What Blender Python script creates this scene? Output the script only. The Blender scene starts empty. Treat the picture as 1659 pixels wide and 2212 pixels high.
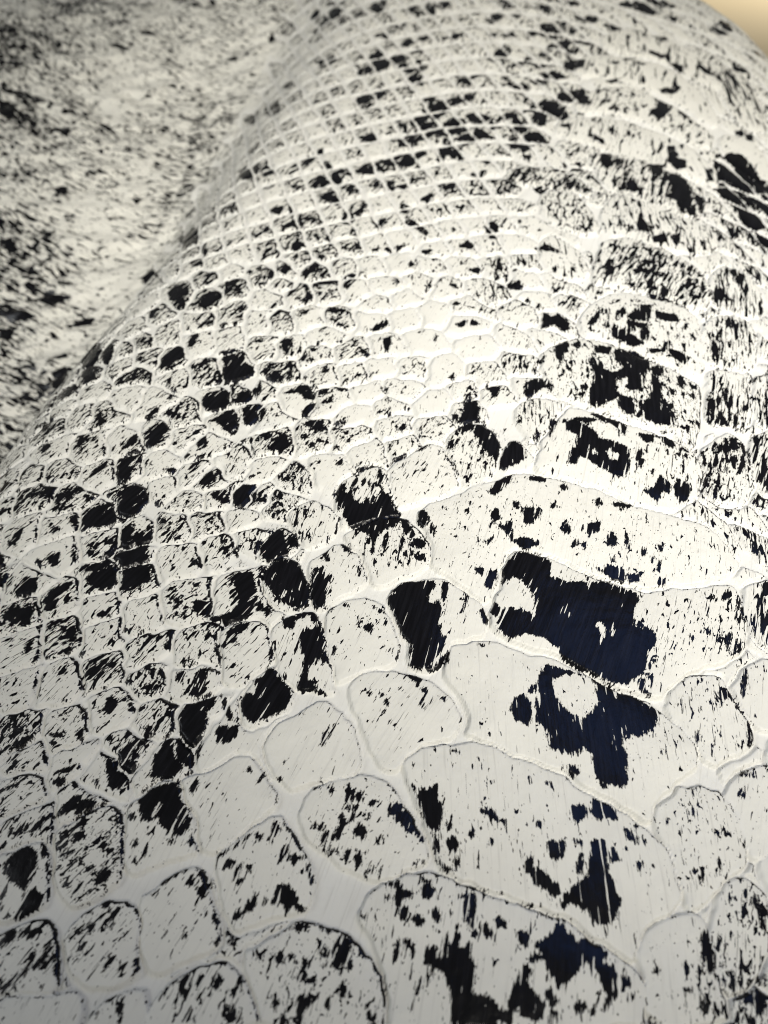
import bpy, math, random
import numpy as np

# ------------------------------------------------------------------ camera, world, lamps, exposure
scene = bpy.context.scene
CM = 0.01
PITCH, CAM_Z = math.radians(50.0), 30.0            # looks 50 degrees down, 30 cm above the lowest hide
cam_data = bpy.data.cameras.new("camera")
cam_data.sensor_fit = 'VERTICAL'; cam_data.sensor_height = 36.0
cam_data.lens = 36.0 * 1700.0 / 2212.0
cam_data.clip_start, cam_data.clip_end = 0.005, 20.0
cam_data.dof.use_dof = True
cam_data.dof.focus_distance = 0.226
cam_data.dof.aperture_fstop = cam_data.lens / 2.1   # a phone lens about 2.3 mm wide
cam = bpy.data.objects.new("camera", cam_data); scene.collection.objects.link(cam)
cam.location = (0, 0, CAM_Z * CM); cam.rotation_euler = (math.pi / 2 - PITCH, 0, 0)
scene.camera = cam
scene.cycles.filter_width = 1.0
scene.view_settings.view_transform = 'Standard'; scene.view_settings.look = 'None'
scene.view_settings.gamma = 1.0; scene.view_settings.exposure = 0.0
world = bpy.data.worlds.new("World"); scene.world = world; world.use_nodes = True
bg = world.node_tree.nodes["Background"]
bg.inputs[0].default_value = (0.98, 0.99, 0.96, 1); bg.inputs[1].default_value = 0.12

def area_lamp(name, loc, target, size, power, col):
    d = bpy.data.lights.new(name, 'AREA'); d.shape = 'RECTANGLE'
    d.size, d.size_y = size; d.energy = power; d.color = col
    o = bpy.data.objects.new(name, d); scene.collection.objects.link(o)
    o.location = loc
    v = np.array(target) - np.array(loc); v = v / np.linalg.norm(v)
    o.rotation_euler = (math.acos(-v[2]), 0, math.atan2(v[1], v[0]) - math.pi / 2)
    return o
def spot_lamp(name, loc, target, power, col, angle, radius):
    d = bpy.data.lights.new(name, 'SPOT'); d.energy = power; d.color = col
    d.spot_size = math.radians(angle); d.spot_blend = 1.0; d.shadow_soft_size = radius
    o = bpy.data.objects.new(name, d); scene.collection.objects.link(o)
    o.location = loc
    v = np.array(target) - np.array(loc); v = v / np.linalg.norm(v)
    o.rotation_euler = (math.acos(-v[2]), 0, math.atan2(v[1], v[0]) - math.pi / 2)
spot_lamp("ceiling_spot", (0.34, -0.44, 1.05), (0.06, 0.43, 0.08), 90.0, (1.0, 0.95, 0.85), 37, 0.05)
spot_lamp("table_fill_spot", (0.95, 1.85, 1.5), (0.80, 1.62, -0.05), 260.0, (1.0, 0.93, 0.80), 54, 0.1)  # added spot that only brightens the tan tabletop
area_lamp("left_fill", (-1.9, 0.25, 1.4), (-0.1, 0.35, 0.05), (0.8, 0.8), 10.5, (0.92, 0.96, 1.0))  # added cool fill, lifts the ridge's dark left wall and the flank
area_lamp("near_window", (0.55, -0.35, 0.45), (0.06, 0.14, 0.1), (0.3, 0.3), 0.34, (1.0, 0.985, 0.94))
area_lamp("blue_panel", (0.18, 0.22, 0.40), (0.08, 0.10, 0.1), (0.16, 0.18), 0.12, (0.13, 0.32, 1.0))  # added blue panel, placed so the black patches mirror it as navy

# ------------------------------------------------------------------ helpers
rng = np.random.default_rng(7)
def tag(o, label=None, cat=None, kind=None, group=None):
    if label: o['label'] = label
    if cat: o['category'] = cat
    if kind: o['kind'] = kind
    if group: o['group'] = group
_tab = rng.random((256, 256))
def vnoise(x, y):                                   # smooth value noise, 0..1, one cell per unit
    xi, yi = np.floor(x).astype(int), np.floor(y).astype(int)
    fx, fy = x - xi, y - yi
    fx, fy = fx * fx * (3 - 2 * fx), fy * fy * (3 - 2 * fy)
    a, b = _tab[xi & 255, yi & 255], _tab[(xi + 1) & 255, yi & 255]
    c, d = _tab[xi & 255, (yi + 1) & 255], _tab[(xi + 1) & 255, (yi + 1) & 255]
    return a + (b - a) * fx + (c - a) * fy + (a - b - c + d) * fx * fy
def sstep(a, b, v):
    t = np.clip((v - a) / (b - a), 0, 1); return t * t * (3 - 2 * t)

# ---- the shape of the hide, centimetres: x right, y away, z up --------------------------------
def smooth_interp(y, ky, kv):
    y = np.asarray(y, float)
    return sum(np.interp(y + o, ky, kv) for o in (-6, -4, -2, 0, 2, 4, 6)) / 7.0
def left_edge(y):  return smooth_interp(y, LK[0], LK[1])
def right_edge(y): return smooth_interp(y, RK[0], RK[1])
def sig(v): return 1.0 / (1.0 + np.exp(-np.clip(v, -30, 30)))
LK = ((-10, 5, 20, 26, 38, 46, 62, 95, 140), (-18.5, -18, -17.2, -15.4, -11.9, -10.0, -6.4, -4.0, -2))
RK = ((-10, 5, 20, 34, 50, 60, 66, 80, 140), (21, 21.5, 23.5, 26.0, 29.0, 30.0, 29.0, 22, 0))
TABLE_Z = -4.5
def hide_z(x, y):
    xl, xr = left_edge(y), right_edge(y)
    xc, hw = (xl + xr) / 2, (xr - xl) / 2
    zf = 7.0 * sig((y - 50) / 7.5) + 0.5 * np.sin(x * .17 + y * .11) + 0.35 * np.sin(x * .07 - y * .23 + 1)
    sl = sig((x - xl) / (1.15 + 0.012 * y)); sr = sig((xr - x) / 1.5)
    top = 9.6 + 1.3 * (1 - np.minimum(((x - xc) / hw) ** 2, 4))
    z = zf + (top - zf) * sl
    return TABLE_Z + (z - TABLE_Z) * sr

# ------------------------------------------------------------------ what was measured on the hide (0.1 mm, plan)
BARE = """354 1375 376 1409 402 1435 458 1433 486 1416 497 1393 488 1342 527 1326 595 1324 646 1331 692 1307 734 1289 736 1265 711 1233 700 1176 722 1166 747 1162 753 1137 743 1112 722 1097 704 1040 674 1019 649 998 609 1006 570 1020 523 1042 489 1065 481 1104 443 1137 397 1152 357 1137 336 1147 318 1182 340 1228 366 1228 393 1226 421 1208 432 1255 423 1292 404 1330 379 1344 354 1324 334 1308
409 1000 436 1051 473 1042 521 1028 568 1010 599 997 636 975 676 949 693 932 716 923 697 884 675 867 655 846 632 854 612 850 596 821 607 797 597 765 597 738 584 718 561 726 531 729 517 772 520 800 500 824 481 799 458 803 417 819 419 860 391 890 399 937 408 964
341 950 367 961 381 937 382 911 366 877 339 894 330 919
648 1367 670 1387 706 1379 720 1357 706 1329 671 1339
723 1357 749 1360 751 1335 725 1332
680 1489 702 1508 712 1484 697 1454 680 1465
630 1537 671 1550 671 1519 644 1507 627 1488
546 1523 568 1542 576 1512 558 1505
572 1469 588 1482 584 1458 571 1452
594 1464 614 1467 606 1446
435 1603 489 1604 497 1591 474 1560 442 1534 435 1559
395 1480 427 1489 454 1480 466 1462 431 1444 409 1456
779 1438 792 1456 788 1427 778 1421
832 1463 852 1467 836 1440
744 1515 748 1485 742 1443 736 1449
388 986 403 991 397 968 378 968
983 1282 1005 1310 1006 1288 988 1266
851 1154 863 1142 854 1132
1020 1267 1036 1289 1030 1246 1016 1204 999 1193
1031 1225 1043 1221 1028 1194
899 993 910 989 907 971 886 940 888 962
945 893 956 898 941 847 929 834
804 869 804 844 799 840
967 1023 988 1051 973 1009 955 968 951 977
927 967 935 972 934 932 925 936
632 1378 645 1372 639 1367
678 1401 690 1419 688 1396
807 1331 828 1343 824 1323 809 1320
811 1370 828 1405 817 1365
796 1398 810 1427 805 1404
672 1007 698 1012 692 985 705 967 682 976
730 1073 740 1069 731 1059
695 1026 714 1029 708 1022
714 1191 732 1171 735 1166 711 1176
951 1117 972 1162 964 1127 951 1103
961 1093 987 1143 971 1098
480 587 492 594 510 590 514 573 506 539 504 519 516 506 518 480 527 464 523 451 510 439 500 420 472 414 457 426 446 445 423 454 403 457 402 473 421 486 437 499 456 506 468 536
438 545 453 561 451 539 447 515 438 522
516 566 528 572 542 549 520 544
440 654 454 673 476 675 484 662 475 644 452 636
489 662 509 688 534 681 553 662 556 641 534 644 511 637 491 651
382 586 419 590 421 580 411 556 392 549 380 555
319 535 341 554 340 535 350 532 372 512 388 495 390 476 378 473 359 489 342 495 331 518 321 522
564 623 577 616 587 595 585 584 570 598
600 602 613 595 608 588
587 632 598 628 591 623
581 545 591 543 585 530
361 632 370 630 367 621 360 623
307 611 312 607 309 600
394 727 406 733 415 717 407 714
441 594 459 590 456 583 447 585
457 772 481 772 478 756 467 745 457 756
449 741 461 743 465 733
527 730 542 730 542 718 533 718
327 374 353 389 367 398 380 416 390 416 398 398 422 380 444 389 462 377 476 359 463 345 471 336 485 336 488 319 478 299 488 285 475 282 464 263 457 257 462 282 452 304 450 327 433 345 415 333 400 321 381 307 363 296 359 310 348 327 341 347 310 344 319 359 338 353
284 315 296 330 308 327 299 304 316 282 330 265 327 243 307 238 286 249 278 260 265 262 257 276
336 285 346 293 353 271 342 262
341 254 356 249 354 233 342 233
393 260 408 274 413 263 398 246
290 398 304 404 312 389 304 371 291 380
687 387 702 406 709 400 710 370 706 343 691 325 685 340 683 363
824 466 839 479 831 450 825 457
836 454 843 447 838 410 829 413
630 294 643 294 637 287
773 485 783 472 774 466
767 541 776 555 765 521 760 521
750 286 765 292 774 278 760 267 751 278
787 312 808 323 802 284 778 250 769 264
510 330 513 310 516 302 496 293 508 313
581 336 582 325 573 325
385 454 407 460 399 449
300 458 330 454 323 449
336 447 352 438 395 426 358 430
750 709 758 721 752 702
737 664 741 668 736 655
733 664 741 666 736 655 731 657
670 643 676 645 670 636
720 514 726 516 721 504
883 754 900 770 899 754
911 754 925 774 917 754
862 707 873 719 865 703
730 297 742 306 737 289
657 269 662 253 658 255
551 244 555 234 547 233
746 250 762 239 751 226
955 771 959 759 963 771
83 698 91 713 106 709 121 717 127 721 127 683 136 679 139 665 128 614 113 618 103 632 89 661
13 669 26 681 45 676 63 665 77 639 84 614 91 593 73 607 55 611 41 632 26 639 30 654 15 650
21 721 30 717 28 706 23 710
-93 688 -87 725 -71 714 -71 688 -86 684
-67 703 -52 706 -52 684 -63 684
-96 669 -86 680 -81 662
-74 673 -59 674 -70 662
-107 647 -96 655 -92 640 -102 626
-119 597 -110 622 -99 626 -102 604 -112 594
-88 629 -81 647 -70 654 -72 640
-69 611 -59 633 -47 622 -40 611 -47 597 -62 604
-147 594 -137 615 -131 612 -140 573
-48 651 -33 654 -37 641
-135 546 -123 583 -125 566
-115 573 -104 578 -107 568
-93 552 -86 571 -77 573 -82 552 -87 542
-68 556 -57 566 -51 549 -62 529
-40 522 -32 542 -25 535 -32 519
-18 590 -7 602 -5 597 -14 586
-61 569 -54 573 -55 566
141 589 160 600 170 589 165 569 156 569
160 538 168 555 170 538 163 528
128 545 152 528 138 528
115 614 123 600 130 586 126 569 118 565
115 565 121 552 116 542
233 659 259 663 262 646 276 641 250 637 240 654
196 603 208 612 203 600
61 727 72 727 70 713
-274 739 -256 744 -251 715 -266 716
-263 616 -258 638 -247 623 -255 606
-242 543 -234 574 -222 588 -223 570 -232 553
-221 553 -211 563 -193 563 -186 556 -206 540
-182 553 -158 503 -161 496 -177 533
-249 461 -238 497 -221 497 -191 470 -193 458 -175 448 -182 442 -203 455 -216 439 -221 458 -235 458
-203 408 -191 420 -166 417 -173 408 -193 405
-144 435 -133 432 -132 407 -112 407 -128 401 -141 414
-105 380 -94 392 -75 389 -73 362 -82 345 -95 333 -112 336 -109 356
-136 362 -127 374 -116 356 -126 351
-76 345 -59 345 -59 333 -72 333
-180 325 -169 348 -158 336 -174 319 -181 310
-181 241 -174 277 -155 282 -151 271 -166 249 -174 233
-92 290 -84 304 -78 293 -80 279 -89 279
-215 234 -210 244 -197 239 -196 233
-225 269 -216 274 -212 266 -218 263
-232 354 -216 357 -218 345 -228 345
-274 366 -263 360 -265 345
-204 354 -192 354 -195 342
-150 310 -144 313 -146 293
-232 641 -195 584 -198 581 -233 630
30 492 32 505 39 489 66 476 56 469 45 466 35 450 28 454
84 489 93 502 112 485 104 473 94 466 83 473
5 470 24 474 21 465
36 444 45 452 55 444 48 422 38 425
61 425 72 433 89 422 78 410
106 435 113 447 123 428 112 419
85 512 102 502 91 498
-48 432 -39 435 -42 423
25 350 30 383 37 386 30 353
14 499 28 502 25 489
174 422 175 447 180 469 166 469 184 476 203 477 203 453 198 435 191 422 191 407 183 413
207 413 221 416 239 392 235 383 216 395
245 422 254 430 264 410 254 407
89 341 90 365 107 377 114 371 109 350 119 341 130 362 138 392 149 407 166 413 152 401 162 395 160 371 173 365 184 380 187 377 186 353 191 335 187 318 181 290 196 268 214 260 229 243 234 227 136 227 139 290 131 315 118 330
193 273 210 282 225 271 233 260 264 249 262 233 232 238
254 271 267 279 271 254 258 252
65 282 75 310 78 307 68 282
-168 623 -162 637 -157 622
-155 619 -145 630 -142 619
-136 722 -129 728 -120 710 -128 707
-174 719 -159 730 -152 730 -166 718
-39 676 -26 684 -15 684 -33 672
-312 735 -300 762 -295 751 -306 733
-303 610 -288 609 -290 595 -298 599
-272 595 -262 609 -261 592
-266 458 -262 471 -263 461
127 607 135 611 136 596 131 596
-10 321 7 293 7 282 -3 304
-38 260 -22 238 -19 233 -32 244
47 383 52 383 50 371
60 368 67 365 63 353
-10 525 -7 535 -10 512
64 542 75 547 71 540
86 547 91 550 89 543
-119 274 -116 276 -117 260
185 495 209 489 230 484 209 485
254 482 267 474 257 479
147 632 150 628 148 627
154 630 159 627 157 623
248 589 253 591 251 586
-137 1614 20 1611 59 1585 63 1566 19 1535 -14 1505 -28 1481 -33 1446 -38 1487 -52 1512 -101 1531 -116 1563
58 1560 73 1566 82 1522 62 1498 58 1535
33 1404 47 1456 57 1492 59 1480 42 1404
-4 1469 10 1493 12 1469 0 1439
98 1585 118 1603 137 1591 141 1565 125 1534 106 1547 100 1566
141 1510 150 1546 161 1534 153 1504
86 1486 114 1486 128 1468 113 1450 94 1462
79 1421 89 1438 91 1421
-380 1436 -362 1489 -347 1538 -333 1537 -311 1512 -292 1457 -290 1422 -313 1416 -340 1411 -355 1418
-298 1499 -283 1520 -263 1504 -263 1474 -283 1463 -296 1475
-370 1361 -366 1383 -335 1408 -289 1416 -261 1418 -245 1380 -233 1346 -219 1302 -220 1275 -228 1259 -231 1243 -249 1243 -286 1260 -321 1299 -336 1315 -357 1344
-213 1385 -194 1376 -180 1379 -178 1345 -155 1350 -158 1312 -170 1279 -173 1247 -191 1240 -209 1253 -217 1307 -213 1346
-183 1437 -170 1478 -152 1480 -169 1448 -167 1407 -177 1407
-133 1489 -104 1465 -103 1435 -122 1447
-78 1383 -69 1377 -71 1349 -78 1360
32 1309 64 1328 146 1330 149 1308 130 1286 125 1254 147 1244 152 1265 164 1228 153 1182 159 1137 170 1142 165 1112 148 1083 113 1050 80 1064 68 1074 73 1122 56 1137 44 1167 35 1203 22 1234 5 1255 2 1282
165 1260 173 1324 188 1319 184 1276 174 1249
143 1055 157 1078 179 1098 173 1064 151 1036 142 1022 121 1036 113 1045
61 1060 80 1074 109 1050 96 1041 76 1050
50 1046 75 1041 112 1022 95 999 71 1013
231 1244 236 1286 244 1275 238 1244 220 1218
274 1228 283 1233 298 1197 288 1182 276 1202
306 1244 316 1254 328 1233 316 1207 304 1218
294 1313 312 1363 336 1369 328 1341 311 1302 303 1308
262 1374 294 1369 288 1346 275 1358
342 1540 370 1534 400 1553 392 1474 372 1510
332 1590 357 1603 363 1559 337 1546
312 1473 333 1491 316 1461
-291 1213 -247 1217 -230 1230 -203 1227 -184 1206 -197 1191 -212 1217 -237 1207 -254 1197 -257 1171 -279 1177
-226 1166 -200 1170 -186 1185 -168 1150 -163 1120 -178 1077 -194 1067 -206 1049 -207 1011 -224 1007 -218 1039 -212 1077 -226 1101 -233 1136
-230 1003 -208 1014 -186 1007 -185 988 -200 966 -226 980
-183 979 -164 981 -147 961 -121 934 -151 956 -176 966
-378 969 -362 978 -340 968 -338 986 -346 1018 -325 1023 -317 1046 -303 1050 -284 1031 -270 1008 -252 989 -243 962 -259 931 -290 910 -317 902 -333 894 -349 898 -367 916 -383 947
-156 824 -154 857 -143 878 -132 887 -138 857
-140 1090 -139 1115 -132 1105
-61 1173 -43 1186 -30 1178 -39 1153
-167 1216 -155 1242 -142 1252 -150 1231
-78 1179 -70 1199 -74 1179
-31 1245 0 1224 -17 1224
2 1183 9 1198 9 1178
38 1079 43 1123 49 1118 47 1093 30 1074
2 937 8 948 10 931
-8 916 2 920 0 909
103 977 111 986 111 968
95 928 102 950 106 954 103 928
-41 969 -35 969 -37 960
-10 971 -4 964 -8 962
171 810 183 814 183 802
-396 1490 -372 1495 -366 1483 -392 1460
-349 1241 -334 1251 -323 1229 -341 1227
54 1013 65 1055 72 1050
61 1427 66 1439 63 1421
-370 1252 -358 1267 -342 1240 -364 1236
-189 1206 -180 1195 -181 1175 -188 1196
-164 1067 -170 1086 -162 1105 -154 1062
-312 1065 -314 1108 -311 1123 -310 1079
-40 1277 -18 1282 -20 1277
-120 1252 -97 1241 -115 1246
7 1098 22 1108 19 1094
-225 909 -210 926 -213 913
87 990 93 995 91 986
151 954 163 959 159 945
261 1117 274 1115 265 1107
308 1162 316 1152 310 1142
333 1127 348 1129 342 1117
-232 1264 -220 1280 -213 1248 -222 1238
-963 1582 -979 1636 -950 1653 -913 1670 -884 1681 -862 1594 -860 1575 -886 1580 -935 1574
-1016 1626 -993 1637 -977 1577 -986 1571
-1066 1567 -1061 1585 -1047 1590 -1036 1570 -1054 1559
-823 1566 -807 1584 -783 1544 -800 1508 -778 1544 -747 1536 -745 1574 -726 1516 -731 1480 -717 1432 -714 1391 -695 1367 -701 1350 -718 1340 -742 1324 -765 1320 -780 1337 -784 1389 -810 1396 -805 1356 -815 1334 -853 1336 -884 1349 -900 1372 -883 1383 -823 1414 -811 1425 -846 1409 -910 1396 -900 1413 -867 1434 -863 1458 -838 1480 -821 1467 -820 1509 -830 1554
-1042 1465 -1011 1477 -996 1443 -1016 1427 -1044 1453
-967 1465 -974 1508 -954 1470 -951 1440
-1114 1343 -1090 1392 -1053 1383 -1041 1342 -1060 1327 -1102 1320
-1008 1312 -995 1333 -967 1354 -936 1363 -944 1341 -964 1309 -964 1276 -974 1261 -995 1267
-1118 1266 -1099 1281 -1067 1273 -1042 1281 -1028 1253 -1033 1222 -1060 1219 -1088 1231 -1101 1243
-1009 1236 -1003 1246 -991 1214 -998 1199
-1024 1302 -1025 1321 -1008 1268 -1012 1263
-1075 1450 -1067 1455 -1044 1394
-1211 1480 -1207 1498 -1188 1458 -1193 1428
-1145 1347 -1169 1390 -1164 1418 -1141 1410 -1134 1374 -1148 1341
-1198 1534 -1172 1600 -1161 1585 -1168 1542 -1190 1526
-614 1281 -597 1291 -589 1269 -602 1264
-546 1257 -540 1273 -502 1266 -493 1234 -505 1224 -532 1225 -546 1241
-458 1347 -434 1371 -392 1373 -383 1333 -369 1284 -377 1236 -393 1215 -434 1191 -468 1176 -493 1198 -501 1224 -464 1217 -439 1232 -419 1253 -419 1290 -436 1318
-440 1131 -440 1166 -416 1190 -382 1197 -388 1174 -413 1165 -414 1135 -431 1128
-533 982 -513 1018 -498 1055 -452 1063 -450 1049 -484 1045 -482 1003 -485 971 -506 972
-564 1019 -560 1042 -543 1046 -542 1014
-645 998 -623 1016 -608 1006 -610 993
-737 938 -740 969 -715 971 -708 951 -718 929 -731 931
-538 915 -526 941 -501 963 -462 980 -448 970 -448 944 -466 927 -462 896 -465 866 -479 821 -466 841 -468 805 -483 777 -496 781 -523 802 -530 843 -526 868 -534 889
-437 979 -416 952 -389 899 -401 899 -429 957
-433 866 -424 883 -408 887 -397 865 -422 841
-403 882 -380 886 -380 856 -398 840 -418 841 -409 865
-679 809 -657 837 -629 858 -612 874 -599 869 -607 849 -628 833 -641 816 -648 796 -674 789
-706 806 -684 797 -653 800 -623 788 -626 764 -630 748 -653 729 -668 724 -686 746 -694 769
-579 755 -582 803 -564 835 -558 864 -546 856 -537 818 -521 794 -504 781 -515 758 -537 746 -565 753
-802 931 -799 953 -786 918 -793 914
-800 875 -787 887 -777 857 -791 858
-957 847 -924 862 -926 841 -944 834
-903 1168 -902 1198 -880 1187 -877 1156 -889 1152
-857 1115 -848 1132 -840 1115 -850 1105
-893 1049 -882 1073 -871 1048
-824 1236 -804 1246 -791 1229
-751 1171 -751 1202 -747 1176
-697 1169 -691 1184 -683 1168 -689 1156
-675 1173 -661 1183 -664 1162
-979 1087 -977 1111 -980 1151 -971 1106
-1015 1133 -1012 1153 -1001 1163 -997 1132 -1006 1118
-919 1467 -907 1478 -897 1460 -911 1458
-629 1287 -620 1314 -607 1319 -620 1292
-576 1414 -569 1431 -551 1407 -564 1402
-586 1420 -582 1437 -576 1414
-462 1451 -456 1480 -445 1468 -446 1438
-484 1440 -467 1451 -474 1433
-556 1071 -550 1085 -546 1065
-540 1063 -522 1074 -533 1060
-582 1226 -567 1242 -568 1221 -577 1221
-714 1598 -693 1590 -701 1578
-721 1579 -704 1571 -713 1566
-467 1141 -459 1126 -450 1082 -461 1111
-584 965 -568 969 -572 947 -582 951
-879 1218 -870 1181 -873 1176
-820 1004 -827 1046 -821 1042 -813 990
-936 986 -941 1028 -929 986
-709 1023 -701 1042 -701 1023
-679 1384 -670 1349 -676 1361
-834 1462 -855 1530 -846 1536 -832 1486
-1180 1481 -1144 1482 -1131 1474 -1172 1474
-625 1002 -620 1021 -610 993
-906 1113 -896 1127 -884 1117
-690 972 -657 936 -661 936
-722 1560 -725 1631 -708 1591 -714 1572
-957 1370 -935 1397 -940 1380
-769 984 -757 1006 -764 984
-855 924 -825 941 -839 928
-869 873 -841 876 -831 868 -859 866
-880 1717 -841 1746 -794 1774 -783 1741 -772 1672 -792 1635 -821 1603 -844 1595 -861 1626
-673 2907 -640 2961 -629 2923 -648 2867
-635 2865 -612 2897 -597 2883 -618 2839
-766 2807 -746 2849 -696 2875 -682 2826 -714 2774 -743 2745
-771 2485 -766 2566 -743 2583 -741 2532 -752 2483
-863 2381 -858 2419 -825 2473 -792 2498 -780 2447 -812 2403 -835 2363
-635 2440 -582 2455 -544 2441 -529 2365 -496 2334 -490 2280 -503 2236 -546 2257 -578 2233 -615 2253 -622 2299 -605 2352 -624 2401
-663 2145 -653 2195 -609 2209 -568 2206 -555 2145 -568 2113 -605 2099 -639 2102
-544 2145 -526 2186 -494 2209 -473 2217 -467 2165 -504 2142 -542 2136
-614 2043 -585 2073 -545 2111 -516 2060 -510 2004 -533 1975 -564 2000 -585 2033
-510 2101 -464 2140 -434 2072 -462 2017 -490 2027
-845 1943 -841 2005 -815 2043 -778 2056 -761 2022 -770 1983 -799 1932 -835 1919
-913 1927 -891 1979 -874 2001 -864 1953 -896 1925
-902 1757 -918 1875 -863 1922 -839 1912 -829 1867 -845 1838 -854 1782 -880 1756
-648 1943 -639 1989 -622 1988 -612 1918 -636 1897
-607 1744 -605 1800 -573 1799 -556 1749 -579 1729
-554 1701 -515 1712 -498 1658 -522 1652 -563 1688
-488 1657 -491 1725 -462 1737 -421 1729 -413 1654 -450 1630 -475 1637
-1241 2561 -1667 3583 -1173 2622 -1152 2534 -1170 2477 -1129 2432 -1128 2359 -1164 2345 -1197 2450
-1127 2496 -1148 2614 -1120 2619 -1093 2524 -1101 2451
-1800 3314 -1820 3426 -1771 3461 -1311 2480
-1261 2300 -1253 2358 -1192 2370 -1184 2345 -1223 2296
-1900 3237 -1874 3311 -1820 3356 -1860 3261
-1285 2101 -1281 2164 -1254 2185 -1233 2147 -1246 2107
-930 2918 -913 2976 -851 2951 -837 2871 -871 2833 -911 2859
-888 2814 -854 2852 -834 2775 -874 2774
-1146 1745 -1157 1797 -1123 1777 -1099 1717
-2257 3894 -2193 3946 -2117 3898 -2035 3860 -2115 3842 -2221 3859
-2057 4018 -2006 4051 -1924 4013 -1908 3977 -1975 3935 -2041 3984
-2246 3719 -2244 3795 -2167 3779 -2162 3713
-1984 4131 -1875 4103 -1849 4067 -1949 4095
-2236 3674 -2170 3670 -2176 3654
-1750 3835 -1693 3837 -1703 3791 -1853 3790
-1722 4317 -1685 4328 -1700 4303
-1566 4251 -1539 4266 -1522 4229
-1903 3546 -1793 3549 -1756 3516 -1833 3522
-2134 4124 -2167 4195 -2162 4219
-743 2625 -703 2651 -688 2639 -735 2613
-713 2674 -703 2694 -688 2681
-669 2594 -641 2622 -626 2599 -653 2572
-731 2355 -688 2388 -653 2394 -684 2360
-817 2264 -805 2299 -800 2271
-794 2174 -788 2234 -771 2206 -782 2173
-856 2080 -841 2120 -820 2126 -841 2062
-697 1879 -686 1908 -665 1877 -678 1863
-734 1816 -687 1820 -697 1785 -719 1793
-661 1789 -645 1853 -612 1881 -613 1851 -637 1802
-757 1665 -729 1677 -716 1662 -738 1644
-1057 1718 -1026 1763 -1016 1748 -1047 1703
-1086 1966 -1078 2021 -1063 1986 -1070 1948
-1228 1979 -1215 2016 -1188 1990 -1208 1956
-1035 2079 -1050 2116 -1034 2147 -1029 2103 -1002 2090 -1022 2052
-1013 1776 -985 1837 -950 1871 -944 1848 -996 1795
-1251 1784 -1265 1872 -1249 1898 -1212 1933 -1242 1896 -1258 1854
-906 1643 -905 1682 -885 1708 -870 1666 -885 1641
-522 1928 -482 1956 -475 1941 -533 1891
-510 1753 -465 1765 -425 1770 -489 1745
-1415 4038 -1342 4045 -1052 3210 -1384 3995
-880 3185 -853 3199 -810 3122 -855 3127
-1365 1890 -1347 1945 -1332 1895
-1337 1810 -1312 1845 -1281 1832 -1312 1799
-449 1901 -458 1932 -443 1864
-592 2627 -594 2596 -604 2628
-165 1679 -141 1726 -131 1712 -135 1685 -114 1672 -105 1691 -94 1645 -64 1618 -54 1657 -34 1618 -25 1656 0 1683 25 1643 30 1604 -132 1600
-463 2123 -441 2130 -426 2096 -427 2047 -452 2025 -484 2019 -482 2099
-463 3008 -431 3035 -402 3001 -426 2968
-344 2947 -323 3029 -289 3038 -305 2967
-168 2851 -156 2873 -137 2895 -117 2893 -136 2860 -155 2828
-397 2440 -393 2498 -357 2500 -358 2437 -370 2404
-330 2378 -320 2415 -291 2414 -294 2376 -317 2359
-286 2442 -252 2478 -257 2450
-441 2276 -418 2306 -392 2273 -407 2247 -430 2249
-305 2277 -287 2267 -292 2250
-234 2291 -215 2326 -210 2290 -230 2282
-368 2335 -351 2352 -342 2306
-232 2680 -201 2699 -178 2677 -193 2657
-51 2537 -24 2576 13 2605 19 2574 -18 2536
-366 2176 -312 2216 -256 2222 -248 2145 -285 2138 -304 2173 -355 2175
-295 2049 -282 2097 -245 2128 -242 2087 -273 2048 -317 2042
-237 2187 -203 2194 -196 2168 -235 2161
-181 2201 -153 2217 -129 2191 -157 2175
-228 2119 -184 2151 -183 2117 -222 2111
-282 2009 -240 2038 -211 2006 -209 1967 -242 1976
-180 1981 -173 2012 -130 2019 -151 1996 -161 1973
-378 1928 -344 1972 -328 1911 -346 1867 -381 1906
259 2004 280 2075 306 2140 318 2140 340 2074 330 2019 297 2003
222 2019 245 2043 267 2043 248 2004
252 1965 264 1996 308 2003 310 1965 267 1950
319 2011 362 2003 391 1973 387 1927 399 1890 378 1825 349 1853 326 1897 319 1942
395 1846 428 1912 438 1912 459 1905 476 1869 477 1833 426 1797 388 1776 379 1782
339 1680 369 1727 422 1755 408 1714 374 1680 348 1660
401 1965 425 1988 425 1935 402 1920
287 2567 325 2587 316 2547 292 2547
341 2556 350 2591 378 2561
369 2942 423 2965 393 2919
516 2906 537 2861 517 2784
354 2181 379 2207 406 2190 423 2198 414 2156 395 2140 376 2173
113 2998 134 3033 140 2996 113 2974
-12 2467 30 2495 18 2418 6 2391 0 2438
-95 2432 -77 2412 -53 2393 -64 2375 -88 2394
290 2711 308 2700 282 2690
228 1920 237 1890 225 1875 219 1898
105 1869 147 1891 125 1862
-107 1759 -87 1787 -46 1807 -10 1799 -66 1779
-20 1710 -18 1785 -7 1778 -10 1723
-40 1670 -35 1724 -30 1683
11 1799 37 1834 73 1855 68 1841 26 1813
-373 1768 -349 1788 -324 1794 -359 1774
-253 1813 -228 1826 -242 1805
-159 1803 -140 1838 -139 1809
244 1755 217 1818 198 1861 227 1818
-5 2212 12 2195 6 2169 -17 2195
6 2136 17 2111 11 2111
-109 2259 -63 2280 -23 2278 -97 2259
-22 2063 6 2079 -16 2055
11 2070 28 2054 17 2042
77 2077 94 2085 88 2073
54 1967 70 2006 75 1975
16 1878 37 1915 27 1885
123 1943 129 1989 131 1951
239 2242 258 2268 262 2242 250 2229
309 2263 363 2294 332 2267
441 2329 460 2339 458 2321
166 2790 188 2844 241 2877 194 2833
277 2831 291 2841 302 2813
39 2873 53 2889 62 2861
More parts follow.
